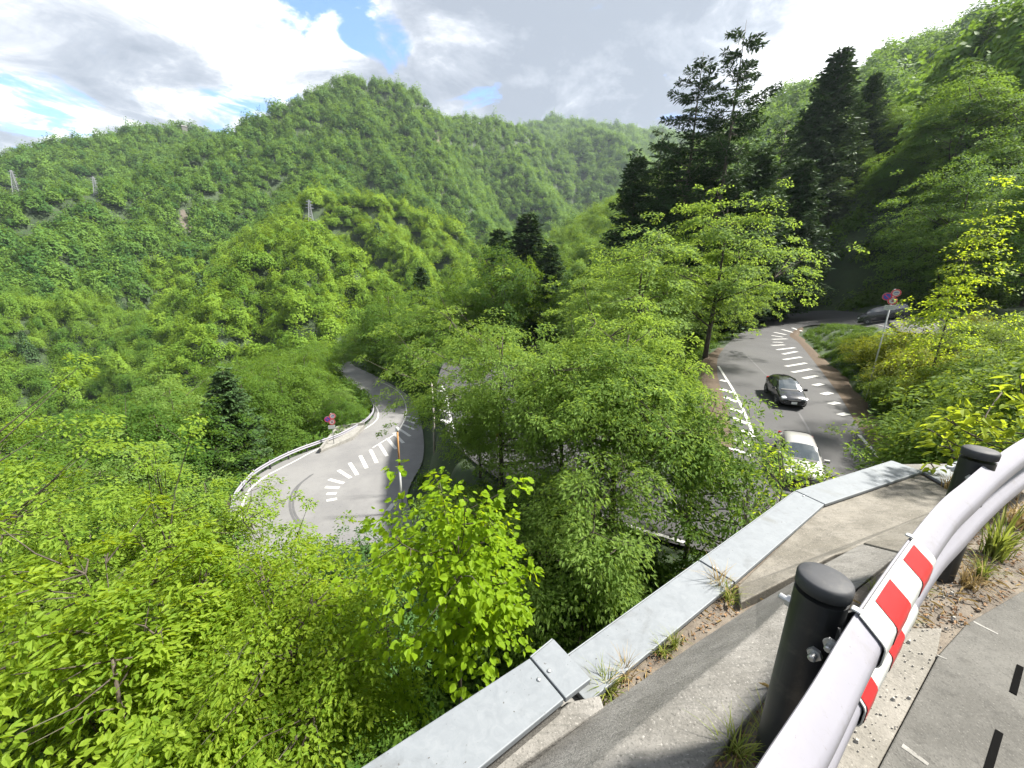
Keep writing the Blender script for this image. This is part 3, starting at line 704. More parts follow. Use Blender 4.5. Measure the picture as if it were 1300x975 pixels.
# --- landmark conifers and single trees
for k, px, D, py, w, lab in [
    ('fir0', 948, 58, 20, 0.92, 'tallest sparse fir with a bare gappy top against the clouds'),
    ('fir1', 893, 60, 66, 1.0, 'second tall fir with pointed top left of the tallest fir'),
    ('fir0', 845, 66, 160, 1.0, 'shorter dark fir on the left flank of the two tall firs'),
    ('cedar0', 812, 66, 192, 1.0, 'dark conical conifer at the left foot of the fir group'),
    ('fir1', 1000, 72, 150, 0.9, 'slim dark fir just right of the tallest fir'),
    ('fir0', 918, 61, 150, 1.1, 'dark fir filling the gap between the two tallest firs'),
    ('fir1', 868, 63, 175, 1.1, 'dark fir below the second tall fir'),
    ('cedar0', 975, 60, 190, 1.25, 'dark conifer on the right foot of the tallest fir'),
    ('cedar1', 845, 57, 235, 1.2, 'low dark conifer in front of the left firs'),
    ('cedar1', 935, 55, 240, 1.3, 'low dark conifer in front of the tallest fir'),
    ('cedar0', 1022, 66, 205, 1.2, 'dark conifer right of the slim dark fir'),
    ('cedar1', 1068, 92, 62, 1.2, 'pointed dark cedar rising above the hillside wood behind the road'),
    ('cedar0', 1038, 88, 122, 1.15, 'broad dark cedar beside the pointed cedar on the hillside'),
    ('cedar1', 1112, 100, 92, 1.15, 'dark cedar right of the pointed cedar below the hill crest'),
    ('cedar0', 668, 78, 272, 1.6, 'broad dark round topped conifer above the middle wood'),
    ('cedar1', 632, 80, 290, 1.3, 'dark conifer on the left of the broad dark conifer'),
    ('cedar0', 702, 74, 308, 1.3, 'dark conifer below and right of the broad dark conifer'),
    ('cedar1', 535, 92, 338, 1.1, 'small dark conifer top poking out of the middle wood'),
    ('fir1', 1262, 112, 14, 0.9, 'hazy fir on the hill crest in the upper right corner'),
    ('maple1', 822, 30, 305, 1.1, 'light green maple on the wooded island left of the bright maple'),
    ('maple1', 765, 40, 350, 1.2, 'mid green maple behind the central trees below the dark firs'),
    ('maple0', 880, 44, 335, 1.0, 'olive green maple in front of the fir group'),
    ('maple1', 945, 48, 335, 0.9, 'green maple below the tallest fir at the road bend'),
    ('mix3', 1120, 104, 128, 1.1, 'yellow green round tree on the hillside below the dark cedars'),
    ('dark0', 1235, 82, 92, 1.3, 'large layered dark green tree on the hillside at right'),
    ('dark1', 1150, 84, 185, 1.2, 'layered green tree overhanging the far side of the upper road'),
    ('dark2', 1290, 78, 190, 1.2, 'dark layered tree at the right border above the bank'),
    ('dark0', 1128, 86, 205, 1.15, 'layered green tree over the hollow left of the road signs'),
    ('dark2', 1192, 84, 165, 1.2, 'tall layered green tree straight above the road signs'),
    ('dark2', 1060, 90, 232, 1.15, 'layered tree left of the dark hollow behind the bend'),
    ('dark0', 1092, 97, 172, 1.2, 'tall layered tree below the pointed dark cedar'),
    ('dark1', 1036, 88, 292, 1.1, 'low layered tree at the left rim of the dark hollow'),
    ('dark2', 1112, 92, 236, 1.1, 'layered tree between the hollow and the road signs'),
    ('dark0', 1150, 100, 135, 1.2, 'layered tree high above the road signs'),
    ('dark1', 1085, 88, 262, 1.0, 'low shaded tree in the dark hollow behind the bend'),
    ('mix0', 642, 62, 318, 1.0, 'round bright green tree in front of the broad dark conifer'),
    ('mix1', 590, 70, 345, 1.1, 'rounded green tree left of the round bright tree'),
    ('maple1', 592, 62, 392, 1.1, 'layered green tree overhanging the top of the lower bend'),
    ('mix2', 492, 75, 368, 1.2, 'olive green spreading tree above the lower bend'),
    ('mix3', 385, 60, 448, 0.85, 'mid green tree beside the signs on the lower bend'),
    ('mix0', 352, 52, 455, 1.1, 'dense tree behind the lower guardrail left of the signs'),
]:
    if lab in ('low layered tree at the left rim of the dark hollow', 'layered tree between the hollow and the road signs', 'low shaded tree in the dark hollow behind the bend'):
        _q = PD(px, py, D); PLACED.append((_q[0], _q[1], 3.2)); continue     # wholly hidden: the place is kept, the tree left out
    o = reserve(plant_px(k, px, D, py, wide=w, label=lab, cat=KIND[k][0].replace('_tree', '')+' tree'), 3.2)

reserve(plant_px('maple0', 926, 35, 246, wide=1.02, rz=0.0, label='bright green maple with layered branches beside the road left of the black car', cat='maple tree'), 3.2)
# --- the trees right below us, each with a crown of its own
def hero(name, label, cat, seed, base, H, Rad, z0, mat, res=2.0, rz=0, **kw):
    tm, cm = broad(name, seed, H, Rad, z0, mat, **kw)
    r = empty(name, base, rz, label=label, cat=cat); link('trunk', tm, r); link('crown', cm, r); reserve(r, res); return r
def gz(x, y): return float(height(np.array([x]), np.array([y]))[0])
def at(x, y): return (x, y, gz(x, y))
def H_(x, y, top): return top - gz(x, y)
# central group of maples between the wall and the hairpin
for lab, seed, x, y, top, Rad, low, ns, nl, kw in [
    ('tallest maple of the central group with a dark forked trunk', 101, 3.7, 12.2, -0.9, 3.0, 3.0, 430, 66, dict(peak=0.45)),
    ('maple with grey green sprays on the right of the central group beside the wall', 102, 5.7, 10.6, -3.2, 2.1, 1.6, 300, 60, dict()),
    ('wide maple on the left of the central group hiding the hairpin', 103, -0.4, 15.6, -1.5, 3.7, 2.2, 600, 66, dict(peak=0.25)),
    ('low maple in front of the central group above the shaded hollow', 104, 2.2, 8.8, -4.8, 1.9, 1.0, 300, 60, dict()),
    ('maple in the middle of the central group behind the tallest one', 105, 4.3, 16.6, -1.9, 2.5, 2.0, 330, 58, dict(peak=0.4)),
    ('pale green maple between the tallest and the wide one in the central group', 107, 1.9, 12.9, -2.4, 2.5, 2.0, 360, 62, dict(peak=0.3)),
    ('maple at the left end of the central group beside the pale bare pole', 108, -1.5, 17.6, -5.0, 1.8, 1.2, 330, 56, dict()),
    ('small maple low between the lime green tree and the central group', 109, 0.9, 10.3, -5.6, 1.7, 1.0, 260, 56, dict()),
    ('dark maple low on the left edge of the central group above the pale road', 106, -1.7, 11.0, -6.2, 2.0, 1.0, 280, 56, dict()),
]:
    b_ = at(x, y); hero('maple_tree', lab, 'maple tree', seed, b_, top - b_[2], Rad, low, L_MAPLE, nspray=ns, nleaf=nl, leaf=0.115, wid=0.48, spread=0.50, tier=0.7, droop=0.42, flat=0.09, amp=0.5, gap=-0.08, shape='fold', limbs=26, topbias=0.15, whip=0.14, **kw)
b_ = at(4.35, 5.55)
hero('young_tree', 'thin light green sapling in front of the white car behind the coping', 'sapling', 111, b_, -2.3 - b_[2], 0.72, 4.3, L_FRONT, nspray=26, nleaf=14, leaf=0.075, wid=0.5, spread=0.2, droop=0.3, shape='fold', amp=0.4, limbs=14, res=1.0, trunk_r=0.035)
b_ = at(-0.75, 5.0); ltop = PD(575, 640, math.hypot(0.75, 5.0))[2]
hero('linden_tree', 'small lime green tree with large heart shaped leaves below the wall', 'linden tree', 112, b_, ltop - b_[2], 1.2, 3.9, L_LIME, nspray=150, nleaf=22, leaf=0.108, wid=0.9, spread=0.30, droop=0.5, flat=0.22, shape='fold', amp=0.36, gap=-0.4, whip=0.10, peak=0.15, limbs=18, res=1.2, trunk_r=0.06, topbias=0.25)
_p = PD(1243, 280, 27); b_ = at(_p[0], _p[1])
hero('broadleaf_tree', 'pale green slender tree standing alone on the right bank beyond the signs', 'broadleaf tree', 113, b_, _p[2] - b_[2], 1.5, 1.5, L_FRONT, nspray=170, nleaf=40, leaf=0.13, wid=0.5, spread=0.45, tier=0.5, droop=0.4, flat=0.14, amp=0.4, gap=-0.6, limbs=14, peak=0.45, res=1.0, trunk_r=0.06)
# canopy at lower left
for lab, seed, x, y, top, Rad, mat, ns, nl, lf, kw in [
    ('nearest yellow green tree filling the bottom left corner', 121, -5.2, 3.9, -4.3, 2.7, L_FRONT, 520, 66, 0.112, {}),
    ('tall pale yellow green tree with thin bare branches at the left border', 122, -10.0, 7.4, -4.6, 3.5, L_FINE, 640, 66, 0.085, {}),
    ('yellow green tree reaching thin branches towards the pale road', 123, -7.9, 7.9, -6.1, 2.2, L_FINE, 420, 60, 0.09, {}),
    ('fresh green small leaved tree between the corner tree and the lime green tree', 124, -3.3, 4.7, -5.0, 1.6, L_FRONT, 380, 60, 0.075, {}),
    ('feathery bluish green tree beside the near end of the pale road', 125, -3.9, 8.4, -7.0, 1.8, L_BLUE, 420, 60, 0.075, dict(peak=0.35)),
    ('shaded green tree behind the pale yellow green one at the left border', 126, -14.5, 11.5, -8.0, 3.2, L_MIX, 420, 46, 0.13, {}),
    ('deep green tree in the gap below the pale yellow green trees', 127, -6.2, 6.0, -6.4, 1.9, L_MIX, 320, 50, 0.09, {}),
]:
    b_ = at(x, y); hero('broadleaf_tree', lab, 'broadleaf tree', seed, b_, top - b_[2], Rad, max(0.8, (top - b_[2]) - Rad * 1.5), mat, nspray=ns, nleaf=nl, leaf=lf, wid=0.56, spread=0.36, droop=0.4, flat=0.16, amp=0.55, gap=-0.2, shape='fold', limbs=34, topbias=0.35, whip=0.18, **kw)

# ------------------------------------------------------------------ the wood around: every tree a thing
CLEAR = []
for nm, ss in (('low', np.arange(1.0, 14.5, 0.25)), ('mid', np.arange(1, 10.3, 0.25))):
    for s in ss:
        for t in np.linspace(0.05, 0.95, 5): CLEAR.append(surf(nm, s, t) + np.array([0, 0, 0.3]))
for p in [PD(423, 535, 45), PD(440, 548, 44), PD(1137, 385, 30), PD(1137, 400, 30)] + [PD(505 + k, 545 + 20 * k, 31) for k in range(6)]: CLEAR.append(p)
CLEAR = np.array(CLEAR)
_px = np.array([PX(c)[:2] for c in CLEAR])
CLEAR = CLEAR[~((_px[:, 0] > 535) & (_px[:, 0] < 900))]          # the middle of the hairpin stays hidden by trees
def blocks(x, y, ztop, rad):
    d = CLEAR[:, :2]; L2 = (d ** 2).sum(1); u = np.clip((d[:, 0] * x + d[:, 1] * y) / L2, 0, 1)
    dist = np.hypot(d[:, 0] * u - x, d[:, 1] * u - y); z = CLEAR[:, 2] * u
    return bool(((dist < rad) & (u < 0.999) & (z < ztop)).any())
OUT = np.array([(-300, 480), (0, 462), (60, 455), (100, 470), (160, 455), (230, 432), (280, 436), (330, 430), (400, 420), (440, 400), (480, 378), (520, 362), (560, 350), (600, 335), (650, 325), (700, 318), (740, 340), (770, 332), (800, 325), (840, 318), (900, 310), (960, 300),
                (1010, 285), (1040, 240), (1080, 165), (1130, 140), (1200, 115), (1300, 85), (1500, 40)])
def where(px, D, x, y):
    if px > 1010 and D > 48:
        if D > 100: return 'high on the right hillside below the crest'
        return 'on the hillside near the pointed cedar' if px < 1130 else 'on the hillside at the right border' if px > 1240 else 'on the hillside above the road signs'
    if px > 860: return 'around the tall firs at the road bend' if D > 42 else 'on the left verge by the two cars'
    if px > 720: return 'on the wooded island inside the hairpin' if D < 60 else 'behind the central maples below dark conifers'
    if px > 540: return 'in the wood before the broad dark conifer' if D > 48 else 'on the bank between pale road and hairpin'
    if px > 430: return 'above the far end of the pale road'
    if px > 290: return 'behind the lower guardrail and signs' if D < 70 else 'in the valley wood left of the pale road'
    if px > 130: return 'on the slope left of the pale road' if D < 65 else 'deep in the valley below the knoll'
    return 'at the left border beyond the nearest canopy' if D < 50 else 'at the left border low in the valley'
ORD = 'first second third fourth fifth sixth seventh eighth ninth tenth eleventh twelfth thirteenth fourteenth fifteenth sixteenth seventeenth eighteenth nineteenth twentieth'.split()
ORD += ['twenty-' + o for o in ORD[:9]] + ['thirtieth'] + ['thirty-' + o for o in ORD[:9]]
def number(recs):
    """labels for repeats: recs holds (object, looks, place, pixel x); each is told apart by its place in its row"""
    rows = {}
    for r in recs: rows.setdefault((r[1], r[2]), []).append(r)
    for (k, w), rs in rows.items():
        rs.sort(key=lambda r: r[3])
        for i, r in enumerate(rs):
            r[0]['group'] = k + 's ' + w
            r[0]['label'] = k + ' ' + w if len(rs) == 1 else k + ', ' + ('rightmost' if i == len(rs) - 1 else 'leftmost' if i == 0 else ORD[min(i, len(ORD) - 1)] + ' from left') + ', ' + w
HIDDEN_TREES = {i for a, b in ((12, 13), (16, 17), (20, 21), (23, 24), (27, 28), (29, 30), (31, 32), (35, 39), (43, 44), (45, 48), (52, 59), (60, 62), (63, 66), (67, 68), (69, 70), (71, 80), (81, 82), (83, 84), (85, 86), (87, 96), (97, 100), (101, 109), (110, 122), (123, 142), (143, 148), (149, 222), (0, 0), (0, 0)) for i in range(a, b)}
HIDDEN_BUSHES = {i for a, b in ((1, 3), (5, 7), (11, 12), (19, 21), (22, 23), (27, 28), (29, 31), (33, 37), (40, 41), (0, 0), (0, 0)) for i in range(a, b)}
HIDDEN_FAR = {i for a, b in ((0, 2), (4, 7), (8, 9), (10, 14), (15, 16), (17, 21), (22, 29), (30, 37), (39, 40), (41, 43), (44, 45), (46, 51), (52, 56), (57, 74), (75, 86), (87, 89), (90, 109), (111, 112), (114, 120), (122, 130), (131, 145), (146, 147), (148, 155), (156, 165), (166, 167), (168, 174), (175, 192), (193, 195), (196, 200), (201, 209), (212, 214), (215, 217), (218, 229), (231, 234), (235, 241), (242, 243), (245, 250), (251, 260), (261, 265), (266, 277), (279, 295), (297, 313), (316, 319), (320, 324), (325, 329), (330, 335), (336, 339), (341, 347), (348, 359), (360, 364), (365, 367), (368, 370), (371, 379), (381, 385), (386, 387), (389, 391), (392, 395), (396, 413), (415, 421), (422, 423), (425, 426), (427, 436), (437, 441), (442, 443), (444, 445), (446, 450), (451, 452), (453, 456), (457, 460), (461, 469), (471, 479), (482, 483), (484, 485), (486, 491), (493, 497), (498, 500), (501, 502), (504, 513), (514, 524), (525, 529), (530, 549), (552, 557), (559, 566), (567, 568), (569, 571), (573, 589), (591, 596), (597, 607), (608, 612), (613, 614), (615, 616), (617, 620), (621, 624), (626, 629), (630, 636), (637, 663), (664, 670), (671, 675), (676, 688), (689, 690), (692, 695), (696, 704), (705, 716), (717, 718), (719, 721), (723, 727), (728, 733), (734, 735), (736, 743), (744, 748), (750, 752), (753, 757), (758, 759), (761, 765), (766, 767), (768, 779), (780, 794), (795, 796), (798, 799), (800, 806), (807, 816), (818, 828), (829, 830), (833, 836), (837, 842), (843, 851), (855, 862), (865, 881), (882, 888), (889, 898), (900, 919), (920, 922), (923, 930), (931, 942), (943, 944), (945, 953), (954, 955), (956, 960), (961, 973), (974, 979), (981, 993), (994, 1000), (0, 0), (0, 0)) for i in range(a, b)}
rng = np.random.default_rng(5); cand = []
for _ in range(5200):
    D = 14 + 116 * math.sqrt(rng.random()); a = R(rng.uniform(-62, 60)); cand.append((D, a, rng.random(), rng.random()))
cand.sort(); n_trees = 0; RECS = []
xs = np.array([c[0] * math.sin(c[1]) for c in cand]); ys = np.array([c[0] * math.cos(c[1]) for c in cand]); zs = height(xs, ys)
rd = road_dist(xs, ys); rdm = np.minimum(rd['mid'][0], rd['low'][0]); insd = inside(xs, ys, PLAT)
BANK = [(4.6, 3.4), (9, 8), (13.5, 11.2), (19, 18), (24, 26), (30, 36), (36, 41), (44, 36), (50, 28), (40, 8), (25, 2), (9, 3.4)]
inb = inside(xs, ys, BANK)
for i, (D, a, u1, u2) in enumerate(cand):
    x, y, z = xs[i], ys[i], zs[i]
    if insd[i] or inb[i] or rdm[i] < 2.3 or (-10 < x < 3 and 20 < y < 50): continue
    right = (a > R(33) and D > 50)
    if right and (rdm[i] < 5.5 or D < 66): continue
    sp_ = (5.2 if D < 60 else 6.4) * (1.12 if right else 1.0)
    if any((x - p[0]) ** 2 + (y - p[1]) ** 2 < (max(sp_, p[2] + 2.2) if p[2] < 3 else sp_) ** 2 for p in PLACED): continue
    Ht = rng.uniform(8.5, 12.5) * (1.25 if right else 1.0)
    for _ in range(5):
        px, py, zz = PX((x, y, z + Ht)); lim = np.interp(px, OUT[:, 0], OUT[:, 1])
        if py < lim + rng.uniform(0, 16) or blocks(x, y, z + Ht, Ht * 0.36): Ht *= 0.8
        else: break
    else: continue
    if not (-140 < px < 1440) or py > 1000 or n_trees >= 265: continue
    k = ('dark%d' % int(u1 * 3) if u2 < 0.86 else 'cedar%d' % int(u1 * 2)) if right else (('mix%d' % int(u1 * 4)) if u2 < 0.72 else 'maple%d' % int(u1 * 2) if u2 < 0.95 else 'cedar%d' % int(u1 * 2))
    nm = KIND[k][0]; w = where(px, D, x, y)
    adj = {'mix': 'round green tree', 'dar': 'layered dark tree', 'map': 'airy green maple', 'ced': 'dark conical cedar'}[k[:3]]
    wd_, rz_ = rng.uniform(0.9, 1.25), rng.uniform(0, 6.28)
    if n_trees not in HIDDEN_TREES:
        o = plant(k, (x, y, z - 0.1), z + Ht, rz=rz_, wide=wd_, cat=nm.replace('_', ' ')); o['scatter'] = n_trees
        RECS.append((o, adj, w, PX((x, y, z + Ht * 0.75))[0]))
    PLACED.append((x, y, 3.2)); n_trees += 1
number(RECS)
print('scattered trees', n_trees)

# ------------------------------------------------------------------ far woods, one mass per hill
FCL = [clump('mountain_spray', 300 + i, L_HILL, n=760, leaf=0.115, amp=0.38) for i in range(5)] + [spire('mountain_spire', 310, L_CON)]
NCL = [clump('valley_spray', 360 + i, L_VALLEY, n=3600, leaf=0.05, amp=0.38) for i in range(5)] + [spire('valley_spire', 361, L_CON, n=900, leaf=0.09)]
KCL = [clump('knoll_spray', 320 + i, L_HILLY, n=1900, leaf=0.08, amp=0.38) for i in range(5)] + [spire('knoll_spire', 330, L_CON)]
rng = np.random.default_rng(11)
# running horizon of the ground along every azimuth, to skip what no one can see
fa = np.radians(np.arange(-63, 63.01, 0.3)); fr = rr[rr > 60]
FRm, FAm = np.meshgrid(fr, fa, indexing='ij'); FZ = height(FRm * np.sin(FAm), FRm * np.cos(FAm)); EL = np.maximum.accumulate(FZ / FRm, 0)
pts = []
r_ = 90.0
while r_ < 1500:
    s_ = 4.3 + 0.0056 * r_; n = int(R(124) * r_ / s_); a = R(-62) + (np.arange(n) + rng.uniform(-0.42, 0.42, n)) * s_ / r_; r2 = r_ + rng.uniform(-0.42, 0.42, n) * s_
    pts.append(np.stack([r2 * np.sin(a), r2 * np.cos(a), np.full(n, s_)], 1)); r_ += s_ * 1.18
pts = np.concatenate(pts); z = height(pts[:, 0], pts[:, 1]); rad = np.hypot(pts[:, 0], pts[:, 1]); azp = np.arctan2(pts[:, 0], pts[:, 1])
ia = np.clip(np.round((azp - fa[0]) / R(0.3)).astype(int), 0, len(fa) - 1); ir = np.clip(np.searchsorted(fr, rad * 0.985) - 1, 0, len(fr) - 1)
vis = (z + 9) / rad > EL[ir, ia] - 0.012
vis &= rng.random(len(z)) > rockness(pts[:, 0], pts[:, 1]) * 1.25
pxs, pys, pz = PX(np.stack([pts[:, 0], pts[:, 1], z + 6], 1)); vis &= (pz > 0) & (pxs > -130) & (pxs < 1430) & (pys > -80) & (pys < 560)
for p in PYL:
    for f in (1, 1 - 9 / np.hypot(p[0], p[1]), 1 - 18 / np.hypot(p[0], p[1])): vis &= np.hypot(pts[:, 0] - p[0] * f, pts[:, 1] - p[1] * f) > 7.5
vis &= (rad > 112) | (azp > R(24))
near_taken = np.array(PLACED)
P3 = np.stack([pts[:, 0], pts[:, 1], z], 1)[vis]; sc_ = (pts[:, 2] * np.clip(1.26 * np.exp(rng.normal(size=len(z)) * 0.24), 0.75, 2.0))[vis]; rad = rad[vis]; azp = azp[vis]
d2 = np.array([np.min((near_taken[:, 0] - p[0]) ** 2 + (near_taken[:, 1] - p[1]) ** 2) if r < 140 else 1e9 for p, r in zip(P3, rad)])
ok = d2 > 16; P3, sc_, rad, azp = P3[ok], sc_[ok], rad[ok], azp[ok]
P3[:, 2] += sc_ * 0.32
var = np.where((rng.random(len(P3)) < 0.012) & (rad < 330), 5, rng.integers(0, 5, len(P3))); rot = rng.uniform(0, 6.28, len(P3))
knoll = (rad < 345) & (azp > R(-43)) & (azp < R(4)); rhill = azp > R(22)
left = ~knoll & ~rhill & (azp < R(-38)) & (rad > 600); farr = ~knoll & ~rhill & (rad > 840) & ~left; mainm = ~(knoll | rhill | left | farr); vall = mainm & (rad < 300); mainm &= ~vall
# the crowns that show largest among them are trees of their own
elig = np.nonzero(knoll | vall | (rhill & (rad < 160)))[0]; order = elig[np.argsort(-(sc_ / rad)[elig], kind='stable')][:1000]; FREC = []; own = np.zeros(len(P3), bool)
for j, i in enumerate(order):
    if j in HIDDEN_FAR: continue
    own[i] = True; p = P3[i]; px, py, _ = PX(p + np.array([0, 0, sc_[i] * 0.4])); cone = var[i] == 5
    ms = KCL if knoll[i] else NCL if vall[i] else FCL
    if knoll[i]: w = 'at the foot of the pylon knoll' if py > 400 else 'on the left flank of the pylon knoll' if px < 330 else 'on the knoll below the pylon' if px < 440 else 'on the sunlit spur behind the pylon knoll'
    elif vall[i]: w = ('low in the valley at the left border' if px < 130 else 'in the valley left of the knoll') if py > 400 else ('on the slope below the left pylons' if px < 150 else 'on the slope left of the knoll')
    else: w = 'high on the right hill above the firs' if px < 1130 else 'high on the right hill near the border'
    k_ = ('distant dark conifer' if cone else 'distant pale crown' if knoll[i] else 'distant green crown')
    o = empty('conifer_tree' if cone else 'broadleaf_tree', p, float(rot[i]), cat='tree'); o.scale = (float(sc_[i]),) * 3; o['scatter'] = 2000 + j; link('crown', ms[5 if cone else var[i]], o)
    FREC.append((o, k_ + (' high' if py < 330 else ' low' if py > 445 else ' midway'), w, px))
number(FREC)
for m_ in (mainm, vall, left, farr, knoll, rhill): m_ &= ~own
for sel, meshes, lab in ((mainm, FCL, 'sunlit green forest covering the main mountain and its spurs'), (vall, NCL, 'green wood filling the valley floor left of the knoll'), (left, FCL, 'green forest on the low ridge at the far left skyline'), (farr, FCL, 'hazy bluish forest on the most distant ridge'),
                         (knoll, KCL, 'yellow green wood on the knoll with the pylon, sunlight put into its colour'), (rhill, FCL, 'hazy forest on the high ridge at upper right')):
    scatter_object('hillside_forest', P3[sel], sc_[sel], rot[sel], var[sel], meshes, kind='stuff', label=lab, cat='forest'); print(lab, int(sel.sum()))

# ------------------------------------------------------------------ undergrowth and bushes
UCL = [clump('undergrowth_spray', 340 + i, L_UNDER, n=260, leaf=0.16, amp=0.4, wid=0.5) for i in range(4)]
rng = np.random.default_rng(17); n = 9000
D = 3.2 + 82 * rng.random(n) ** 1.35; a = R(1) * rng.uniform(-64, 62, n); x, y = D * np.sin(a), D * np.cos(a)
bx, by = rng.uniform(15, 46, 5200), rng.uniform(14, 48, 5200); x, y = np.concatenate([x, bx]), np.concatenate([y, by]); D = np.hypot(x, y)
rd = road_dist(x, y); rdm = np.minimum(rd['mid'][0], rd['low'][0]); ok = (rdm > np.where(rd['mid'][0] < 3, 1.25, 0.9)) & ~inside(x, y, PLAT)
x, y, D, rdm = x[ok], y[ok], D[ok], rdm[ok]; z = height(x, y)
s_ = np.clip(0.5 + D * 0.028, 0.5, 2.4) * rng.uniform(0.7, 1.4, len(x)); s_ = np.minimum(s_, rdm * 1.5 + 0.2); s_ = np.where((x > 8) & (y > 4) & (rdm < 9) & (D < 75), np.minimum(s_, np.where((x > 20) & (y > 16), 0.42, 0.75)), s_)
scatter_object('undergrowth', np.stack([x, y, z], 1), s_, rng.uniform(0, 6.28, len(x)), rng.integers(0, 4, len(x)), UCL, kind='stuff', label='low leafy undergrowth covering the slopes and banks', cat='undergrowth')

SH = []
for i in range(4):
    SH.append(broad('bank_bush', 200 + i, 1.7, 1.25, 0.1, L_SHRUBY if i == 1 else L_SHRUB, nspray=260, nleaf=38, leaf=0.085, wid=0.5, spread=0.30, droop=0.5, amp=0.35, gap=-0.9, limbs=10, topbias=0.35, trunk_r=0.03, twig=False, tier=0.0 if i % 2 else 0.32))
rng = np.random.default_rng(23); protos = {}; nb = 0; used = []; BREC = []
while nb < 78 and len(used) < 60000:
    used.append(0); x = rng.uniform(4, 50); y = rng.uniform(2.5, 42); xa, ya = np.array([x]), np.array([y])
    if not inside(xa, ya, BANK)[0]: continue
    d = road_dist(xa, ya)['mid'][0][0]; r = math.hypot(x, y)
    if d < 1.25 or r < 6.6: continue
    if any((x - p[0]) ** 2 + (y - p[1]) ** 2 < (1.25 + 0.028 * r) ** 2 for p in protos.get('pl', [])): continue
    s = rng.uniform(0.75, 1.25) * (0.85 + 0.012 * r)
    z = gz(x, y); q_ = PX((x, y, z + 1.6 * s))
    if not (980 < q_[0] < 1420): continue
    while (970 < q_[0] < 1190 and q_[1] < 425 - rng.uniform(0, 5)) and s > 0.2: s *= 0.88; q_ = PX((x, y, z + 2.1 * s))
    protos.setdefault('pl', []).append((x, y)); i = nb % 4; kd = ['leafy green', 'yellowish', 'dense green', 'layered green'][i]
    w = 'beside the road verge' if d < 3.5 else ('on the bank top below the signs' if q_[0] < 1180 else 'on the bank near the right border') if r > 14 else 'just beyond the end of the coping'
    rz_ = rng.uniform(0, 6.28)
    if nb not in HIDDEN_BUSHES:
        if i not in protos:
            o = empty('bank_bush', (x, y, z - 0.05), rz_, cat='bush'); link('stem', SH[i][0], o); link('foliage', SH[i][1], o); o.scale = (s,) * 3; protos[i] = o
        else: o = copy_tree(protos[i], (x, y, z - 0.05), rz_, s, cat='bush')
        o['scatter'] = 1000 + nb; BREC.append((o, kd + ' bush', w, q_[0]))
    nb += 1
number(BREC)
print('bushes', nb)
# ------------------------------------------------------------------ more materials
M_GALV = None
def galv():
    m, t = new_mat('galvanised_steel'); v = objc(t)
    vo = t.add('ShaderNodeTexVoronoi'); t.set(vo.inputs['Vector'], v); vo.inputs['Scale'].default_value = 38
    n = t.noise(v, 14, 6, 0.7, 1.5); n2 = t.noise(v, 3, 4)
    f = t.math('ADD', t.math('MULTIPLY', vo.outputs['Color'], 0.12), t.math('MULTIPLY', n, 0.88))
    c = t.ramp(f, [(0.25, (0.125, 0.138, 0.152)), (0.5, (0.148, 0.163, 0.178)), (0.75, (0.178, 0.193, 0.208))])
    c = t.mix(t.smooth(n2, 0.58, 0.72), c, (0.12, 0.128, 0.128))
    n3 = t.noise(v, 60, 2); c = t.mix(t.smooth(n3, 0.70, 0.74), c, (0.06, 0.055, 0.05)); n4 = t.noise(v, 5, 8, 0.75, 0.8); c = t.mix(t.math('MULTIPLY', t.smooth(n4, 0.52, 0.7), 0.45), c, (0.085, 0.09, 0.092))
    b = t.add('ShaderNodeBsdfPrincipled', i_Base_Color=c, i_Metallic=0.15); t.set(b.inputs['Roughness'], t.math('ADD', t.math('MULTIPLY', f, 0.3), 0.5))
    t.set(t.out.inputs[0], b); return m
M_GALV = galv()
def concrete(name, a, c_, streak=0.0, sc=1.0):
    m, t = new_mat(name); v = objc(t)
    n = t.noise(v, 3 * sc, 7, 0.7); n2 = t.noise(v, 110 * sc, 3, 0.6); n3 = t.noise(v, 16 * sc, 6, 0.75)
    c = t.mix(t.smooth(n, 0.36, 0.64), a, c_)
    c = t.mix(t.math('MULTIPLY', t.smooth(n3, 0.5, 0.7), 0.6), c, [x * 0.5 for x in a])
    if streak:
        mp = t.add('ShaderNodeMapping'); t.set(mp.inputs[0], v); mp.inputs['Rotation'].default_value = (0, 0, R(-33)); mp.inputs['Scale'].default_value = (3, 45, 3)
        s = t.noise(mp, 1.5, 6, 0.7); c = t.mix(t.math('MULTIPLY', t.smooth(s, 0.45, 0.7), streak), c, (0.06, 0.06, 0.055))
    c = t.mix(t.smooth(n2, 0.55, 0.75), c, [x * 0.45 for x in a]); c = t.mix(t.smooth(n2, 0.42, 0.25), c, [min(1, x * 1.5) for x in c_])
    b = t.add('ShaderNodeBsdfPrincipled', i_Base_Color=c, i_Roughness=0.88)
    h = t.math('ADD', n2, t.math('MULTIPLY', n3, 0.8))
    bp = t.add('ShaderNodeBump', i_Height=h); bp.inputs['Strength'].default_value = 0.6; bp.inputs['Distance'].default_value = 0.006
    t.set(b.inputs['Normal'], bp); t.set(t.out.inputs[0], b); return m
M_CONC = concrete('weathered_concrete', (0.115, 0.11, 0.10), (0.185, 0.178, 0.166), 0.5)
M_CONCD = concrete('mossy_concrete', (0.105, 0.096, 0.078), (0.17, 0.157, 0.134), 0.4)
M_CONCL = concrete('pale_concrete', (0.16, 0.157, 0.145), (0.22, 0.214, 0.20))
M_STRIP = concrete('kerb_concrete', (0.125, 0.117, 0.10), (0.18, 0.168, 0.148))
M_WALK = concrete('walkway_asphalt', (0.060, 0.058, 0.052), (0.095, 0.092, 0.084), 0.3, 1.3)
M_SOIL = concrete('soil', (0.070, 0.056, 0.042), (0.14, 0.118, 0.092), 0.0, 1.5)
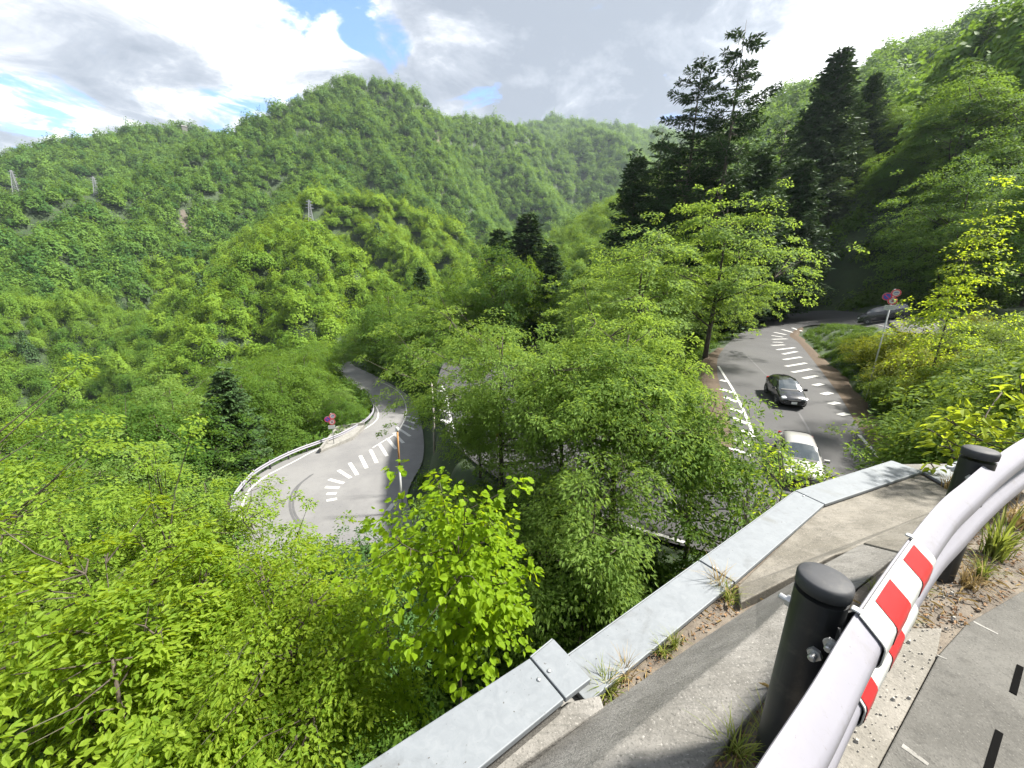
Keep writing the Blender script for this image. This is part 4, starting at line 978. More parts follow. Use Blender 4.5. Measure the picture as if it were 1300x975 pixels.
M_BLACK = simple('black_post_paint', (0.014, 0.015, 0.017), 0.46, var=0.25, scale=20, spec=0.4, dirt=0.22, dscale=14)
M_CAP = simple('post_cap', (0.036, 0.038, 0.043), 0.66, var=0.3, scale=25, spec=0.35, dirt=0.3, dscale=16)
M_WHITE = simple('white_rail_paint', (0.195, 0.193, 0.224), 0.5, var=0.06, scale=9, dirt=0.35)
M_SHEETW = simple('reflective_white', (0.36, 0.37, 0.36), 0.5, var=0.05, dirt=0.25, dscale=12)
M_SHEETR = simple('reflective_red', (0.33, 0.008, 0.010), 0.38, var=0.10)
M_BOLT = simple('zinc_bolt', (0.42, 0.43, 0.44), 0.4, 0.7)
M_BRKT = simple('dark_bracket', (0.05, 0.05, 0.052), 0.4, 0.3)
M_DARKGAP = simple('slot_shade_black', (0.006, 0.006, 0.006), 0.95, spec=0.0)  # flat black painted for the shade inside the walkway slots
M_STONE = simple('gravel_stone', (0.30, 0.285, 0.26), 0.9, var=0.5, scale=60, spec=0.2)
M_CARK = simple('black_car_paint', (0.010, 0.010, 0.013), 0.22, var=0.1, coat=1.0)
M_CARW = simple('white_car_paint', (0.27, 0.267, 0.262), 0.3, var=0.03, coat=0.8)
M_CARS = simple('silver_car_paint', (0.50, 0.51, 0.53), 0.28, 0.4, var=0.03, coat=0.8)
M_CARG = simple('dark_van_paint', (0.018, 0.018, 0.022), 0.25, var=0.1, coat=0.8)
M_GLASS = simple('car_glass', (0.03, 0.04, 0.045), 0.06, var=0.1, spec=1.0, coat=1.0)
M_TRIM = simple('black_plastic', (0.015, 0.015, 0.016), 0.6)
M_RUB = simple('tyre_rubber', (0.02, 0.02, 0.02), 0.8)
M_RIM = simple('alloy', (0.45, 0.46, 0.48), 0.35, 0.8)
M_LAMP = simple('lamp_lens', (0.62, 0.64, 0.66), 0.12, var=0.2, scale=60, spec=0.8)
M_TAIL = simple('tail_lens', (0.35, 0.01, 0.01), 0.2)
M_PLATE = simple('number_plate', (0.75, 0.75, 0.72), 0.5)
M_SRED = simple('sign_red', (0.52, 0.02, 0.03), 0.4, var=0.1); M_SBLUE = simple('sign_blue', (0.025, 0.05, 0.30), 0.4, var=0.1)
M_SWHITE = simple('sign_white', (0.40, 0.41, 0.40), 0.4, var=0.06); M_SINK = simple('sign_ink', (0.03, 0.05, 0.12), 0.5)
M_POLE = simple('grey_pole', (0.36, 0.37, 0.37), 0.45, 0.4); M_RUST = simple('rusty_pole', (0.32, 0.17, 0.06), 0.75, var=0.35, scale=12)
M_PYL = simple('pylon_steel', (0.30, 0.31, 0.32), 0.5, 0.2)
M_DEADW = M_BARKP

# ------------------------------------------------------------------ cars
def make_car(name, loc, heading, paint, label, cat, L=3.9, W=1.7, Hc=1.52, van=False, group=None, size=0.84):
    """heading: (dx, dy) the way the nose points"""
    root = empty(name, (0, 0, 0), 0, label=label, cat=cat, group=group)
    kx, kw, kz = L / 3.9, W / 1.7, Hc / 1.52
    if not van:                          # x, half width, z bottom, belt z, roof half width, top z
        ST = [(1.95, .50, .30, .56, .36, .60), (1.90, .68, .22, .64, .58, .70), (1.70, .79, .18, .72, .66, .82), (1.30, .835, .17, .84, .70, .92), (0.92, .845, .17, .92, .72, 1.00),
              (0.45, .85, .17, .95, .66, 1.27), (0.05, .85, .17, .97, .60, 1.47), (-0.6, .85, .17, .99, .61, 1.53), (-1.25, .84, .18, 1.01, .59, 1.48), (-1.62, .82, .20, 1.02, .60, 1.27), (-1.85, .78, .26, .98, .66, 1.02), (-1.94, .70, .34, .80, .60, .84)]
        SEG = dict(ws=(4, 6), side=(4, 9), rear=(8, 10))
    else:
        ST = [(1.95, .55, .34, .70, .42, .74), (1.90, .74, .24, .80, .64, .86), (1.72, .81, .20, .90, .70, .98), (1.45, .84, .19, .98, .72, 1.06), (1.15, .85, .19, 1.02, .68, 1.28),
              (0.78, .85, .19, 1.02, .64, 1.47), (0.0, .85, .19, 1.02, .65, 1.53), (-0.9, .85, .19, 1.02, .65, 1.53), (-1.6, .85, .20, 1.02, .64, 1.50), (-1.84, .83, .22, 1.02, .66, 1.36), (-1.92, .80, .28, .95, .70, 1.0), (-1.95, .72, .36, .80, .62, .84)]
        SEG = dict(ws=(3, 5), side=(3, 9), rear=(8, 10))
    def ring(st):
        x, w, zb, zl, rw, zt = st; x *= kx; w *= kw; rw *= kw; zb *= 1; zl *= kz; zt *= kz
        half = [(0, zb), (w * .82, zb), (w * .97, zb + .12), (w, (zb + zl) / 2), (w * .985, zl), (rw, zt - .05 * kz), (rw * .55, zt + .005), (0, zt + .012)]
        return [(x, y, z) for y, z in half] + [(x, -y, z) for y, z in reversed(half[1:-1])]
    rings = [ring(s) for s in ST]
    b = MB(); b.grid(rings, closed=True); n = len(rings[0]); b.face(range(n)); b.face(range((len(rings) - 1) * n, len(rings) * n))
    body = b.build('body', [paint], root, smooth=True, sub=2)
    bt = lambda s, f: f                  # glass laid a centimetre outside the body
    def pt(fi, j0, j1, u):               # point on ring fi (float), between ring points j0 and j1
        i = int(min(fi, len(rings) - 2)); v = fi - i
        A = np.array(rings[i][j0]) * (1 - u) + np.array(rings[i][j1]) * u; B_ = np.array(rings[i + 1][j0]) * (1 - u) + np.array(rings[i + 1][j1]) * u
        return A * (1 - v) + B_ * v
    def pane(nm, f0, f1, j0, j1, u0, u1, off, m=8, k=5, mat=M_GLASS):
        rows = [[pt(f0 + (f1 - f0) * a / m, j0, j1, u0 + (u1 - u0) * c / k) + np.array(off) for c in range(k + 1)] for a in range(m + 1)]
        g = MB(); g.grid(rows); return g.build(nm, mat, root, smooth=True)
    w0, w1 = SEG['ws']
    # windscreen across the car: rings w0..w1, from one pillar to the other
    def across(nm, fa, fb, off, inset):
        rows = []
        for a in range(7):
            f = fa + (fb - fa) * a / 6; e = pt(f, 5, 5, 0); c = pt(f, 7, 7, 0)
            rows.append([np.array([c[0] + off[0], e[1] * inset * t, (e[2] * abs(t) ** 3 + c[2] * (1 - abs(t) ** 3)) + off[2]]) for t in np.linspace(-1, 1, 9)])
        g = MB(); g.grid(rows); return g.build(nm, M_GLASS, root, smooth=True)
    across('windscreen', w0 + 0.12, w1 - 0.12, (0.012, 0, 0.012), 0.94)
    r0, r1 = SEG['rear']; across('rear_window', r0 + 0.35, r1 - 0.25, (-0.02, 0, 0.012), 0.9)
    s0, s1 = SEG['side']
    for sg in (1, -1):
        j = (4, 5) if sg == 1 else (n - 4, n - 5)
        mid = (s0 + s1) / 2 + 0.2
        for fa, fb in ((s0 + 1.0, mid - 0.07), (mid + 0.07, s1 - 0.35)):
            pane('side_window', fa, fb, j[0], j[1], 0.10, 0.80, (0, 0.012 * sg, 0.004))
        h = MB(); h.box((1.83 * kx, 0.60 * kw * sg, 0.68 * kz), (0.22, 0.30, 0.15), mat=Matrix.Translation((1.80 * kx, 0.60 * kw * sg, 0.70 * kz)) @ Matrix.Rotation(-0.5 * sg, 4, 'Z') @ Matrix.Rotation(0.35, 4, 'Y'))
        h.build('headlight', M_LAMP, root, bevel=0.03)
        h = MB(); h.box((-1.84 * kx, 0.66 * kw * sg, 0.9 * kz), (0.12, 0.2, 0.34)); h.build('tail_light', M_TAIL, root, bevel=0.03)
        mf = w0 + 0.55; p = pt(mf, 4, 4, 0); h = MB(); h.box((p[0], (abs(p[1]) + 0.12) * sg, p[2] + 0.07), (0.12, 0.22, 0.15), rz=0.1 * sg); h.tube([(p[0], abs(p[1]) * 0.96 * sg, p[2]), (p[0], (abs(p[1]) + 0.1) * sg, p[2] + 0.04)], 0.025)
        h.build('side_mirror', paint, root, bevel=0.03)
        for dx in (0.15, -0.85):
            h = MB(); p = pt(w1 + 0.2 - dx, 4, 4, 0); h.box((dx * kx, 0.852 * kw * sg, 0.90 * kz), (0.2, 0.03, 0.035)); h.build('door_handle', M_RIM if paint is M_CARK else paint, root, bevel=0.008)
        for x in (1.22, -1.25):
            arch = MB(); arch.lathe([(0.36, -0.05), (0.365, 0.012)], (x * kx, 0.842 * kw * sg, 0.33), (0, sg, 0), 24); arch.build('wheel_well_shade', M_TRIM, root)  # black disc drawn in place of the shaded open wheel well
            wh = MB(); wh.lathe([(0.20, -.10), (0.29, -.10), (0.305, -.07), (0.305, .05), (0.285, .075), (0.20, .075)], (x * kx, 0.79 * kw * sg, 0.305), (0, sg, 0), 24); tyre = wh.build('wheel', M_RUB, root, smooth=False)
            rm = MB(); rm.lathe([(0.205, .03), (0.20, .072), (0.175, .06), (0.06, .045), (0.05, .065), (0.0, .066)], (x * kx, 0.79 * kw * sg, 0.305), (0, sg, 0), 20)
            for q in range(7):
                a = q * 6.283 / 7; c, s_ = math.cos(a), math.sin(a)
                rm.tube([(x * kx + c * .05, (0.79 * kw + .066) * sg, .305 + s_ * .05), (x * kx + c * .19, (0.79 * kw + .07) * sg, .305 + s_ * .19)], .018, 4)
            rm.build('rim', M_RIM, tyre)
    g = MB(); g.box((1.915 * kx, 0, 0.36), (0.1, 1.0 * kw, 0.18)); g.build('lower_grille', M_TRIM, root, bevel=0.03)
    g = MB(); g.box((1.93 * kx, 0, 0.585 * kz), (0.06, 0.72 * kw, 0.07)); g.build('grille', M_TRIM, root, bevel=0.02)
    g = MB(); g.box((1.975 * kx, 0, 0.44), (0.02, 0.33, 0.165)); g.build('number_plate', M_PLATE, root)
    g = MB(); c = pt(w0 + 0.05, 7, 7, 0); g.box((c[0] + 0.05, 0, c[2] - 0.005), (0.12, 1.15 * kw, 0.03), mat=Matrix.Translation((c[0] + .03, 0, c[2] + .0)) @ Matrix.Rotation(0.3, 4, 'Y')); g.build('wiper_cowl', M_TRIM, root)
    loc = np.array(loc, float); root.location = Vector(loc)
    root.rotation_euler = (0, 0, math.atan2(heading[1], heading[0])); root.scale = (size,) * 3; return root

def road_z(road, x, y):
    d, z = road_dist(np.array([x]), np.array([y]))[road]; return float(z[0])
def tilt(o, road, L=2.5):
    x, y = o.location.x, o.location.y; a = o.rotation_euler.z; f = road_z(road, x + math.cos(a) * L / 2, y + math.sin(a) * L / 2); r = road_z(road, x - math.cos(a) * L / 2, y - math.sin(a) * L / 2)
    o.rotation_euler.y = -math.atan2(f - r, L); o.location.z = (f + r) / 2
bk = on('mid', 994, 507); o = make_car('hatchback_car', bk, (-0.30, -0.95), M_CARK, 'black hatchback driving down the middle of the road', 'car', 3.95, 1.7, 1.52); tilt(o, 'mid')
wk = on('mid', 1010, 594); o = make_car('hatchback_car', wk, (-0.47, -0.88), M_CARW, 'white car behind the thin sapling on the road below the coping', 'car', 4.15, 1.72, 1.50); tilt(o, 'mid')
o = make_car('van', on('mid', 1121, 408), (-0.80, 0.6), M_CARG, 'dark van in the shade behind the road signs', 'van', 4.7, 1.75, 1.9, van=True); tilt(o, 'mid', 2.9)
o = make_car('hatchback_car', on('mid', 618, 556), (-0.1, 1.0), M_CARW, 'white car glimpsed through leaves at the hairpin, near the pale pole', 'car', 4.2, 1.72, 1.5); tilt(o, 'mid')

# ------------------------------------------------------------------ road signs
def make_signs(loc, yaw, r, h_top, label, lean=0.0):
    root = empty('road_sign', loc, yaw, label=label, cat='road sign')
    b = MB(); b.tube([(0, 0, -0.6), (0, 0, h_top)], 0.038, 10); b.build('post', M_POLE, root, smooth=True)
    def disc(cx, cz, base, parts, d=-0.075):
        b = MB(); b.lathe([(r, -0.012), (r, 0.0)], (cx, d, cz), (0, -1, 0), 32); o = b.build('sign_face', base, root)
        for nm, mat, fn in parts:
            m = MB(); fn(m, cx, cz, d); m.build(nm, mat, o)
        return o
    def circ(k, lift): return lambda m, cx, cz, d: m.lathe([(r * k, 0.0), (r * k, 0.003)], (cx, d - lift, cz), (0, -1, 0), 32)
    def ringf(k0, k1, lift):
        def f(m, cx, cz, d):
            n = 32; a = [2 * math.pi * i / n for i in range(n)]
            m.grid([[(cx + r * k * math.cos(t), d - lift, cz + r * k * math.sin(t)) for t in a] for k in (k0, k1)], closed=True)
        return f
    def bars(items, lift):
        def f(m, cx, cz, d):
            for x0, z0, x1, z1, w in items:
                dx, dz = x1 - x0, z1 - z0; L = math.hypot(dx, dz); nx, nz = -dz / L * w / 2, dx / L * w / 2
                m.poly([(cx + r * (x0 + nx), d - lift, cz + r * (z0 + nz)), (cx + r * (x1 + nx), d - lift, cz + r * (z1 + nz)), (cx + r * (x1 - nx), d - lift, cz + r * (z1 - nz)), (cx + r * (x0 - nx), d - lift, cz + r * (z0 - nz))])
        return f
    z1 = h_top - r * 1.0
    # no parking: blue with red ring and slash
    disc(-r * 1.12, z1 - r * 0.95, M_SWHITE, [('blue_field', M_SBLUE, circ(0.96, 0.004)), ('red_ring', M_SRED, ringf(0.74, 0.93, 0.012)), ('red_slash', M_SRED, bars([(-.55, .55, .55, -.55, .17)], 0.010))])
    # no overtaking: white with red ring and blue curved arrow
    disc(r * 0.42, z1, M_SWHITE, [('red_ring', M_SRED, ringf(0.72, 0.96, 0.006)), ('arrow', M_SBLUE, bars([(-.42, -.08, -.2, .16, .17), (-.2, .16, .18, .2, .17), (.18, .2, .42, .02, .17), (.42, .02, .26, .32, .12), (-.3, -.28, .36, -.28, .12)], 0.006))])
    # vehicle restriction: white with red ring, dark figure and slash
    disc(r * 0.12, z1 - r * 2.0, M_SWHITE, [('red_ring', M_SRED, ringf(0.72, 0.96, 0.006)), ('figure', M_SINK, bars([(-.28, -.22, .28, -.22, .16), (-.12, 0, .22, 0, .3), (0.05, .1, .05, .42, .22)], 0.006)), ('red_slash', M_SRED, bars([(-.5, .5, .5, -.5, .10)], 0.009))])
    b = MB(); zc = z1 - r * 3.75; w, hh = r * 1.05, r * 0.62
    b.box((-0.1 * r, -0.07, zc), (w * 2, 0.012, hh * 2)); pl = b.build('notice_plate', M_SWHITE, root)
    m = MB()
    for row, n in ((0.28, 5), (-0.28, 6)):
        for i in range(n):
            x = -w * 0.72 + (i + 0.5) * w * 1.44 / n - 0.1 * r; zz = zc + row * hh * 1.3; s = w * 1.0 / n * 0.8
            for dx0, dz0, dx1, dz1 in ((-.5, .4, .5, .4), (-.5, -.1, .5, -.1), (0, .6, 0, -.6), (-.4, -.5, .4, -.5))[: 3 + i % 2]:
                L = math.hypot(dx1 - dx0, dz1 - dz0); nx, nz = -(dz1 - dz0) / L * .09, (dx1 - dx0) / L * .09
                m.poly([(x + s * (dx0 + nx), -0.0785, zz + s * (dz0 + nz)), (x + s * (dx1 + nx), -0.0785, zz + s * (dz1 + nz)), (x + s * (dx1 - nx), -0.0785, zz + s * (dz1 - nz)), (x + s * (dx0 - nx), -0.0785, zz + s * (dz0 - nz))])
    m.build('characters', M_SINK, pl)
    return root
p = PD(1136, 367, 31); g_ = gz(p[0], p[1]); make_signs((p[0], p[1], g_), math.atan2(p[1], p[0]) - math.pi / 2 + 0.12, 0.215, p[2] - g_, 'cluster of three round signs and a plate above the right bank')
p0 = P(424, 563, -17.4) * LZ; d_ = math.hypot(p0[0], p0[1]); pt_ = PD(424, 524, d_); make_signs(tuple(p0), math.atan2(p0[1], p0[0]) - math.pi / 2 - 0.1, 0.30, pt_[2] - p0[2], 'cluster of round signs beside the pale lower road')

# ------------------------------------------------------------------ guardrail of the lower bend
W_PROF = [(0.0, 0.0), (.006, -.004), (.050, -.040), (.057, -.048), (.060, -.058), (.060, -.098), (.057, -.108), (.050, -.116), (.014, -.152), (.008, -.162), (.008, -.188), (.014, -.198), (.050, -.234), (.057, -.242), (.060, -.252), (.060, -.292), (.057, -.302), (.050, -.310), (.006, -.346), (0.0, -.350)]
def beam(path, name, mat, parent, ztop, prof, side=1, off=0.0, thick=0.004):
    """sweep a profile (u outwards, v up) along a plan path"""
    rows = []
    for i, p in enumerate(path):
        d = path[min(i + 1, len(path) - 1)] - path[max(i - 1, 0)]; nrm = np.array([d[1], -d[0], 0]) * side; nrm /= np.linalg.norm(nrm) + 1e-9
        rows.append([np.array([p[0], p[1], (ztop if not hasattr(ztop, '__len__') else ztop[i])]) + nrm * (u + off) + np.array([0, 0, v]) for u, v in prof])
    b = MB(); b.grid(rows); o = b.build(name, mat, parent, smooth=True)
    if thick: md = o.modifiers.new('thick', 'SOLIDIFY'); md.thickness = thick; md.offset = 0; me2 = o.modifiers.new('edge', 'EDGE_SPLIT'); me2.split_angle = R(42)
    return o
gp = [P(x, y, z) * LZ for x, y, z in [(*Z4(697, 338), -18.35), (*Z4(722, 372), -18.2), (*Z4(730, 405), -18.15), (*Z4(712, 440), -18.05), (*Z4(660, 478), -18), (*Z4(590, 516), -17.9), (*Z4(500, 550), -17.75), (*Z4(420, 580), -17.65), (*Z4(350, 612), -17.6), (*Z4(290, 645), -17.5), (*Z4(235, 682), -17.45), (*Z4(195, 725), -17.4), (*Z4(160, 775), -17.35), (*Z4(145, 830), -17.3), (*Z4(150, 900), -17.25)]]
gpath = catmull(gp, 6)
gr = empty('guardrail', gp[7], label='white guardrail curving along the outer edge of the pale lower road', cat='guardrail')
off_ = np.array(gp[7])
path_l = gpath - off_
beam(path_l, 'beam', M_WHITE, gr, list(path_l[:, 2] + 0.78), [(u * 1.3, v) for u, v in W_PROF], side=-1)
acc = 0.0
for i in range(1, len(path_l)):
    acc += np.linalg.norm(path_l[i] - path_l[i - 1])
    if acc > 1.9:
        acc = 0; d = path_l[min(i + 1, len(path_l) - 1)] - path_l[i - 1]; nn = np.array([d[1], -d[0], 0]); nn /= np.linalg.norm(nn); q_ = path_l[i] + nn * 0.12
        b = MB(); b.tube([q_ + np.array([0, 0, -0.4]), q_ + np.array([0, 0, 0.84])], 0.07, 8); b.build('post', M_BRKT, gr, smooth=True)
# concrete corner beside the signs, and the kerb under the rail
b = MB(); pl = [P(x, y, -17.35)[:2] * LZ for x, y in ((405, 572), (428, 543), (463, 538), (448, 553), (430, 561))]
b.prism(pl, -18.9, -17.42 * LZ); cw = b.build('concrete_corner', M_CONCL, bevel=0.03, label='pale concrete corner slab behind the lower guardrail under the signs', cat='concrete slab')
b = MB(); t3 = np.array(pl[:3]); cen = np.mean(np.array(pl), 0)
for a_, c_ in zip(t3, t3[1:]):
    n_ = np.array([c_[1] - a_[1], -(c_[0] - a_[0])]); n_ /= np.linalg.norm(n_); n_ *= 0.2 * np.sign(np.dot(cen - a_, n_))
    b.prism([a_, c_, c_ + n_, a_ + n_], -17.415 * LZ, -17.1 * LZ)
b.build('upstand', M_CONCL, cw)
# slim marker pole at the inside of the pale bend, pale pole by the hedge
p0 = P(511, 655, -17.45) * LZ; D0 = math.hypot(p0[0], p0[1]); pz = PD(505, 541, D0)[2]; hh = pz - p0[2]
mp_ = empty('marker_pole', p0, label='slim pole with rusty upper half and white tip in the pale bend', cat='pole')
b = MB(); b.tube([(0, 0, -0.5), (0, 0, hh * 0.52)], 0.075, 10); b.build('lower_shaft', M_POLE, mp_, smooth=True)
b = MB(); b.tube([(0, 0, hh * 0.52), (0, 0, hh * 0.96)], 0.06, 10); b.build('upper_shaft', M_RUST, mp_, smooth=True)
b = MB(); b.lathe([(0.10, 0), (0.11, 0.05), (0.11, 0.22), (0.06, 0.27)], (0, 0, hh * 0.95), n=12); b.build('tip', M_SWHITE, mp_, smooth=True)
p0 = np.array(on('mid', 560, 560)); D0 = math.hypot(*PD(552, 600, 30)[:2]); q0 = PD(552, 592, 27.5); q1 = PD(548, 486, 27.5)
dp = empty('bare_pole', (q0[0], q0[1], gz(q0[0], q0[1])), label='pale bare leaning pole between the pale lower road and the hairpin', cat='pole')
b = MB(); e = q1 - np.array([q0[0], q0[1], gz(q0[0], q0[1])]); b.tube([(0, 0, -0.3), e * 0.5 + np.array([.06, 0, 0]), e], [0.09, 0.075, 0.05], 8); b.build('shaft', M_BARKP, dp, smooth=True)

# ------------------------------------------------------------------ pylons and the small building on the skyline
def pylon(i, label):
    px, py_top, _ = PYLONS[i]; p = PYL[i]; D = math.hypot(p[0], p[1]); t_ = PD(px, py_top, D); hgt = t_[2] - p[2] + 2; p = np.array([p[0], p[1], p[2] - 2])
    root = empty('pylon', (p[0], p[1], p[2]), 0.5, label=label, cat='pylon')
    k = hgt / 40; b = MB(); w = lambda t: (3.6 * (1 - t) ** 1.15 + 0.8) * k
    for sx, sy in ((1, 1), (1, -1), (-1, -1), (-1, 1)): b.tube([(sx * w(t), sy * w(t), hgt * t) for t in (0, .3, .6, 1)], 0.30 * k + .10, 4)
    z = 0.0
    while z < 0.97:
        z2 = min(1, z + 0.1 * (1.25 - z * 0.8))
        for a, c in (((1, 1), (1, -1)), ((1, -1), (-1, -1)), ((-1, -1), (-1, 1)), ((-1, 1), (1, 1))):
            b.tube([(a[0] * w(z), a[1] * w(z), hgt * z), (c[0] * w(z2), c[1] * w(z2), hgt * z2)], 0.18 * k + .05, 3); b.tube([(c[0] * w(z), c[1] * w(z), hgt * z), (a[0] * w(z2), a[1] * w(z2), hgt * z2)], 0.18 * k + .05, 3)
        z = z2
    b.build('lattice', M_PYL, root)
    for zf, L in ((0.68, 6.0), (0.80, 5.2), (0.92, 4.4)):
        b = MB(); L *= k
        for s in (1, -1): b.tube([(s * .6 * k, 0, hgt * zf), (s * L, 0, hgt * zf + .5 * k)], 0.3 * k + .08, 4); b.tube([(s * .6 * k, 0, hgt * (zf + .035)), (s * L, 0, hgt * zf + .5 * k)], 0.2 * k + .06, 4)
        b.build('cross_arm', M_PYL, root)
pylon(0, 'nearest pale lattice pylon standing on top of the knoll')
pylon(1, 'pale lattice pylon on the ridge left of the main mountain')
pylon(2, 'pale lattice pylon near the left border of the ridge')
_h = hit(234, 174, 500); p = PD(234, 161, math.hypot(_h[0], _h[1])); g = gz(p[0], p[1]); bd = empty('hut', (p[0], p[1], g), 0.6, label='tiny pale building on the far left skyline', cat='building')
hz = max(6, p[2] - g); b = MB(); b.box((0, 0, hz / 2), (6, 5, hz)); b.build('wall', M_CONCL, bd)
b = MB(); b.hexa([(-3.4, -2.9, hz), (3.4, -2.9, hz), (3.4, 2.9, hz), (-3.4, 2.9, hz)], [(-3.4, -.1, hz + 1.8), (3.4, -.1, hz + 1.8), (3.4, .1, hz + 1.8), (-3.4, .1, hz + 1.8)]); b.build('roof', M_CONCL, bd)

# ------------------------------------------------------------------ foreground: wall, coping, kerb, walkway, rail
Z7 = lambda x, y: (450 + x / 2.6, 600 + y / 2.6)
zA, zC, zE = -1.62, -1.75, -1.75
wall = empty('retaining_wall', (*P(888, 711, zC)[:2], zC), label='retaining wall with a galvanised coping running below the guardrail', cat='retaining wall')
wo = np.array(wall.location)
def capm(corners, z, th=0.028, name='coping_cap', inset=0.0):
    q_ = [P(x, y, z) - wo for x, y in corners]; c = np.mean([p[:2] for p in q_], 0)
    b = MB(); b.prism([tuple(p[:2]) for p in q_], z - wo[2] - th, z - wo[2])
    # rolled lip on the outer side
    a, d = q_[0], q_[1]; n_ = np.array([-(d - a)[1], (d - a)[0], 0]); n_ /= np.linalg.norm(n_); n_ *= 0.010 * (1 if np.dot(n_[:2], a[:2] - c) > 0 else -1)
    b.prism([tuple((a + n_ * .2)[:2]), tuple((d + n_ * .2)[:2]), tuple((d + n_)[:2]), tuple((a + n_)[:2])], z - wo[2] - 0.09, z - wo[2] - 0.003)
    return b.build(name, M_GALV, wall, bevel=0.004)
oA = [Z7(18, 975), Z7(578, 612), Z7(691, 747), Z7(413, 975)]
pA = [P(x, y, zA) for x, y in oA]; ext = pA[0] + (pA[0] - pA[1]) * 1.6; ext2 = pA[3] + (pA[3] - pA[2]) * 2.6
b = MB(); b.prism([tuple((p - wo)[:2]) for p in (ext, pA[1], pA[2], ext2)], zA - wo[2] - .028, zA - wo[2]); b.build('coping_cap', M_GALV, wall, bevel=0.004)
capm([Z7(583, 609), Z7(657, 548), Z7(780, 680), Z7(697, 744)], zA)
capm([Z7(660, 636), (887.6, 712), (931.8, 739.4), Z7(770, 760)], zC)
capm([(889, 711), (1010, 623.4), (1046.6, 640.2), (933.2, 738.6)], zC)
capm([(1011, 622.9), (1133, 584.7), (1171.6, 598.3), (1047.6, 639.8)], zE)
capm([(1173.5, 599.5), (1221, 584), (1262, 596), (1208, 619)], zE - 0.012)
# fixing screws on the caps
for x, y, z in ((1049 / 2.6 * 0 + 684, 863, zA), (697, 852, zA), (905, 720, zC), (910, 722, zC), (1020, 630, zC)):
    p = P(x, y, z) - wo; b = MB(); b.lathe([(0.009, 0), (0.009, 0.004), (0.004, 0.007)], p, n=8); b.build('screw', M_BOLT, wall, smooth=True)
# wall body below the caps
outer = [ext[:2], pA[1][:2], P(888, 711, zC)[:2], P(1010, 623, zC)[:2], P(1133, 585, zE)[:2], P(1221, 584, zE)[:2], np.array([5.6, 3.6])]
inner = [ext2[:2], pA[2][:2], P(932, 739, zC)[:2], P(1047, 640, zC)[:2], P(1171, 598, zE)[:2], P(1250, 600, zE)[:2], np.array([5.4, 3.0])]
b = MB()
for i in range(len(outer) - 1):
    s = lambda p, q: np.array(p) * 0.94 + np.array(q) * 0.06
    top = (zA if i == 0 else zC) - 0.034
    b.prism([tuple(s(p, q) - wo[:2]) for p, q in ((outer[i], inner[i]), (outer[i + 1], inner[i + 1]))] + [tuple(s(p, q) - wo[:2]) for p, q in ((inner[i + 1], outer[i + 1]), (inner[i], outer[i]))], -11.5 - wo[2], top - wo[2])
b.build('wall_body', M_CONC, wall)

def slab(name, corners, zs, th, mat, sub=None, **kw):
    """slab whose top corners are seen at these pixels at these heights"""
    q_ = [P(x, y, z) for (x, y), z in zip(corners, zs)]; b = MB(); b.hexa([p - np.array([0, 0, th]) for p in q_], q_); return b.build(name, mat, bevel=0.008, **kw)
# slab inside the coping, soil strip, sloping kerb
b = MB(); zs = -1.80
pl = [ext2[:2], pA[2][:2], P(760, 880, zs)[:2], P(935, 741, zs)[:2], P(1047, 641, zs)[:2], P(1170, 600, zs)[:2], P(1262, 598, zs)[:2], np.array([3.9, 2.2]), np.array([3.2, 1.2]), np.array([1.2, 0.2]), np.array([-1.2, -1.0])]
b.prism([tuple(p) for p in pl], -2.3, zs); b.build('soil', M_SOIL, kind='structure', label='brown soil strip between the coping and the kerb')
slab('kerb_slab', [(1040, 646), (1168, 602), (1226, 634), (1150, 680), (1060, 704), (940, 765), (936, 744)], [-1.785, -1.785, -1.70, -1.66, -1.67, -1.74, -1.785], 0.25, M_CONCD, label='brown weathered concrete slab inside the far end of the coping', cat='concrete slab')
slab('kerb_slab', [(609, 978), (719, 891), (762, 882), (767, 898), (640, 985)], [-1.715, -1.715, -1.715, -1.72, -1.72], 0.3, M_CONC, label='pale concrete block beside the raised coping piece', cat='concrete block')
kz = (-1.74, -1.44, -1.40)
kb = MB()
o_ = [P(x, y, kz[0]) for x, y in ((560, 1060), (767, 896), (880, 818), (960, 766), (1008, 738))]
r_ = [P(x, y, kz[1]) for x, y in ((640, 1075), (806, 926), (900, 850), (960, 800), (1014, 748))]
i_ = [P(x, y, kz[2]) for x, y in ((770, 1120), (896, 974), (948, 912), (985, 865), (1045, 790))]
o0 = [p - np.array([0, 0, .5]) for p in o_]; i0 = [p - np.array([0, 0, .5]) for p in i_]
rows = [[a, b2, c, d, e] for a, b2, c, d, e in zip(o0, o_, r_, i_, i0)]
kb.grid(rows); kb.poly(rows[0]); kb.poly(rows[-1]); kb.build('concrete_kerb', M_CONC, bevel=0.01, label='grey sloping concrete kerb left of the front black post', cat='kerb')
slab('concrete_kerb', [(1034, 722), (1094, 690), (1142, 702), (1086, 748)], [-1.56, -1.58, -1.46, -1.44], 0.4, M_CONC, label='short concrete kerb block behind the front black post', cat='kerb')
slab('concrete_kerb', [(1096, 689), (1178, 652), (1232, 640), (1190, 668), (1144, 701)], [-1.58, -1.62, -1.52, -1.46, -1.46], 0.4, M_CONCD, label='mossy kerb block between the two black posts', cat='kerb')
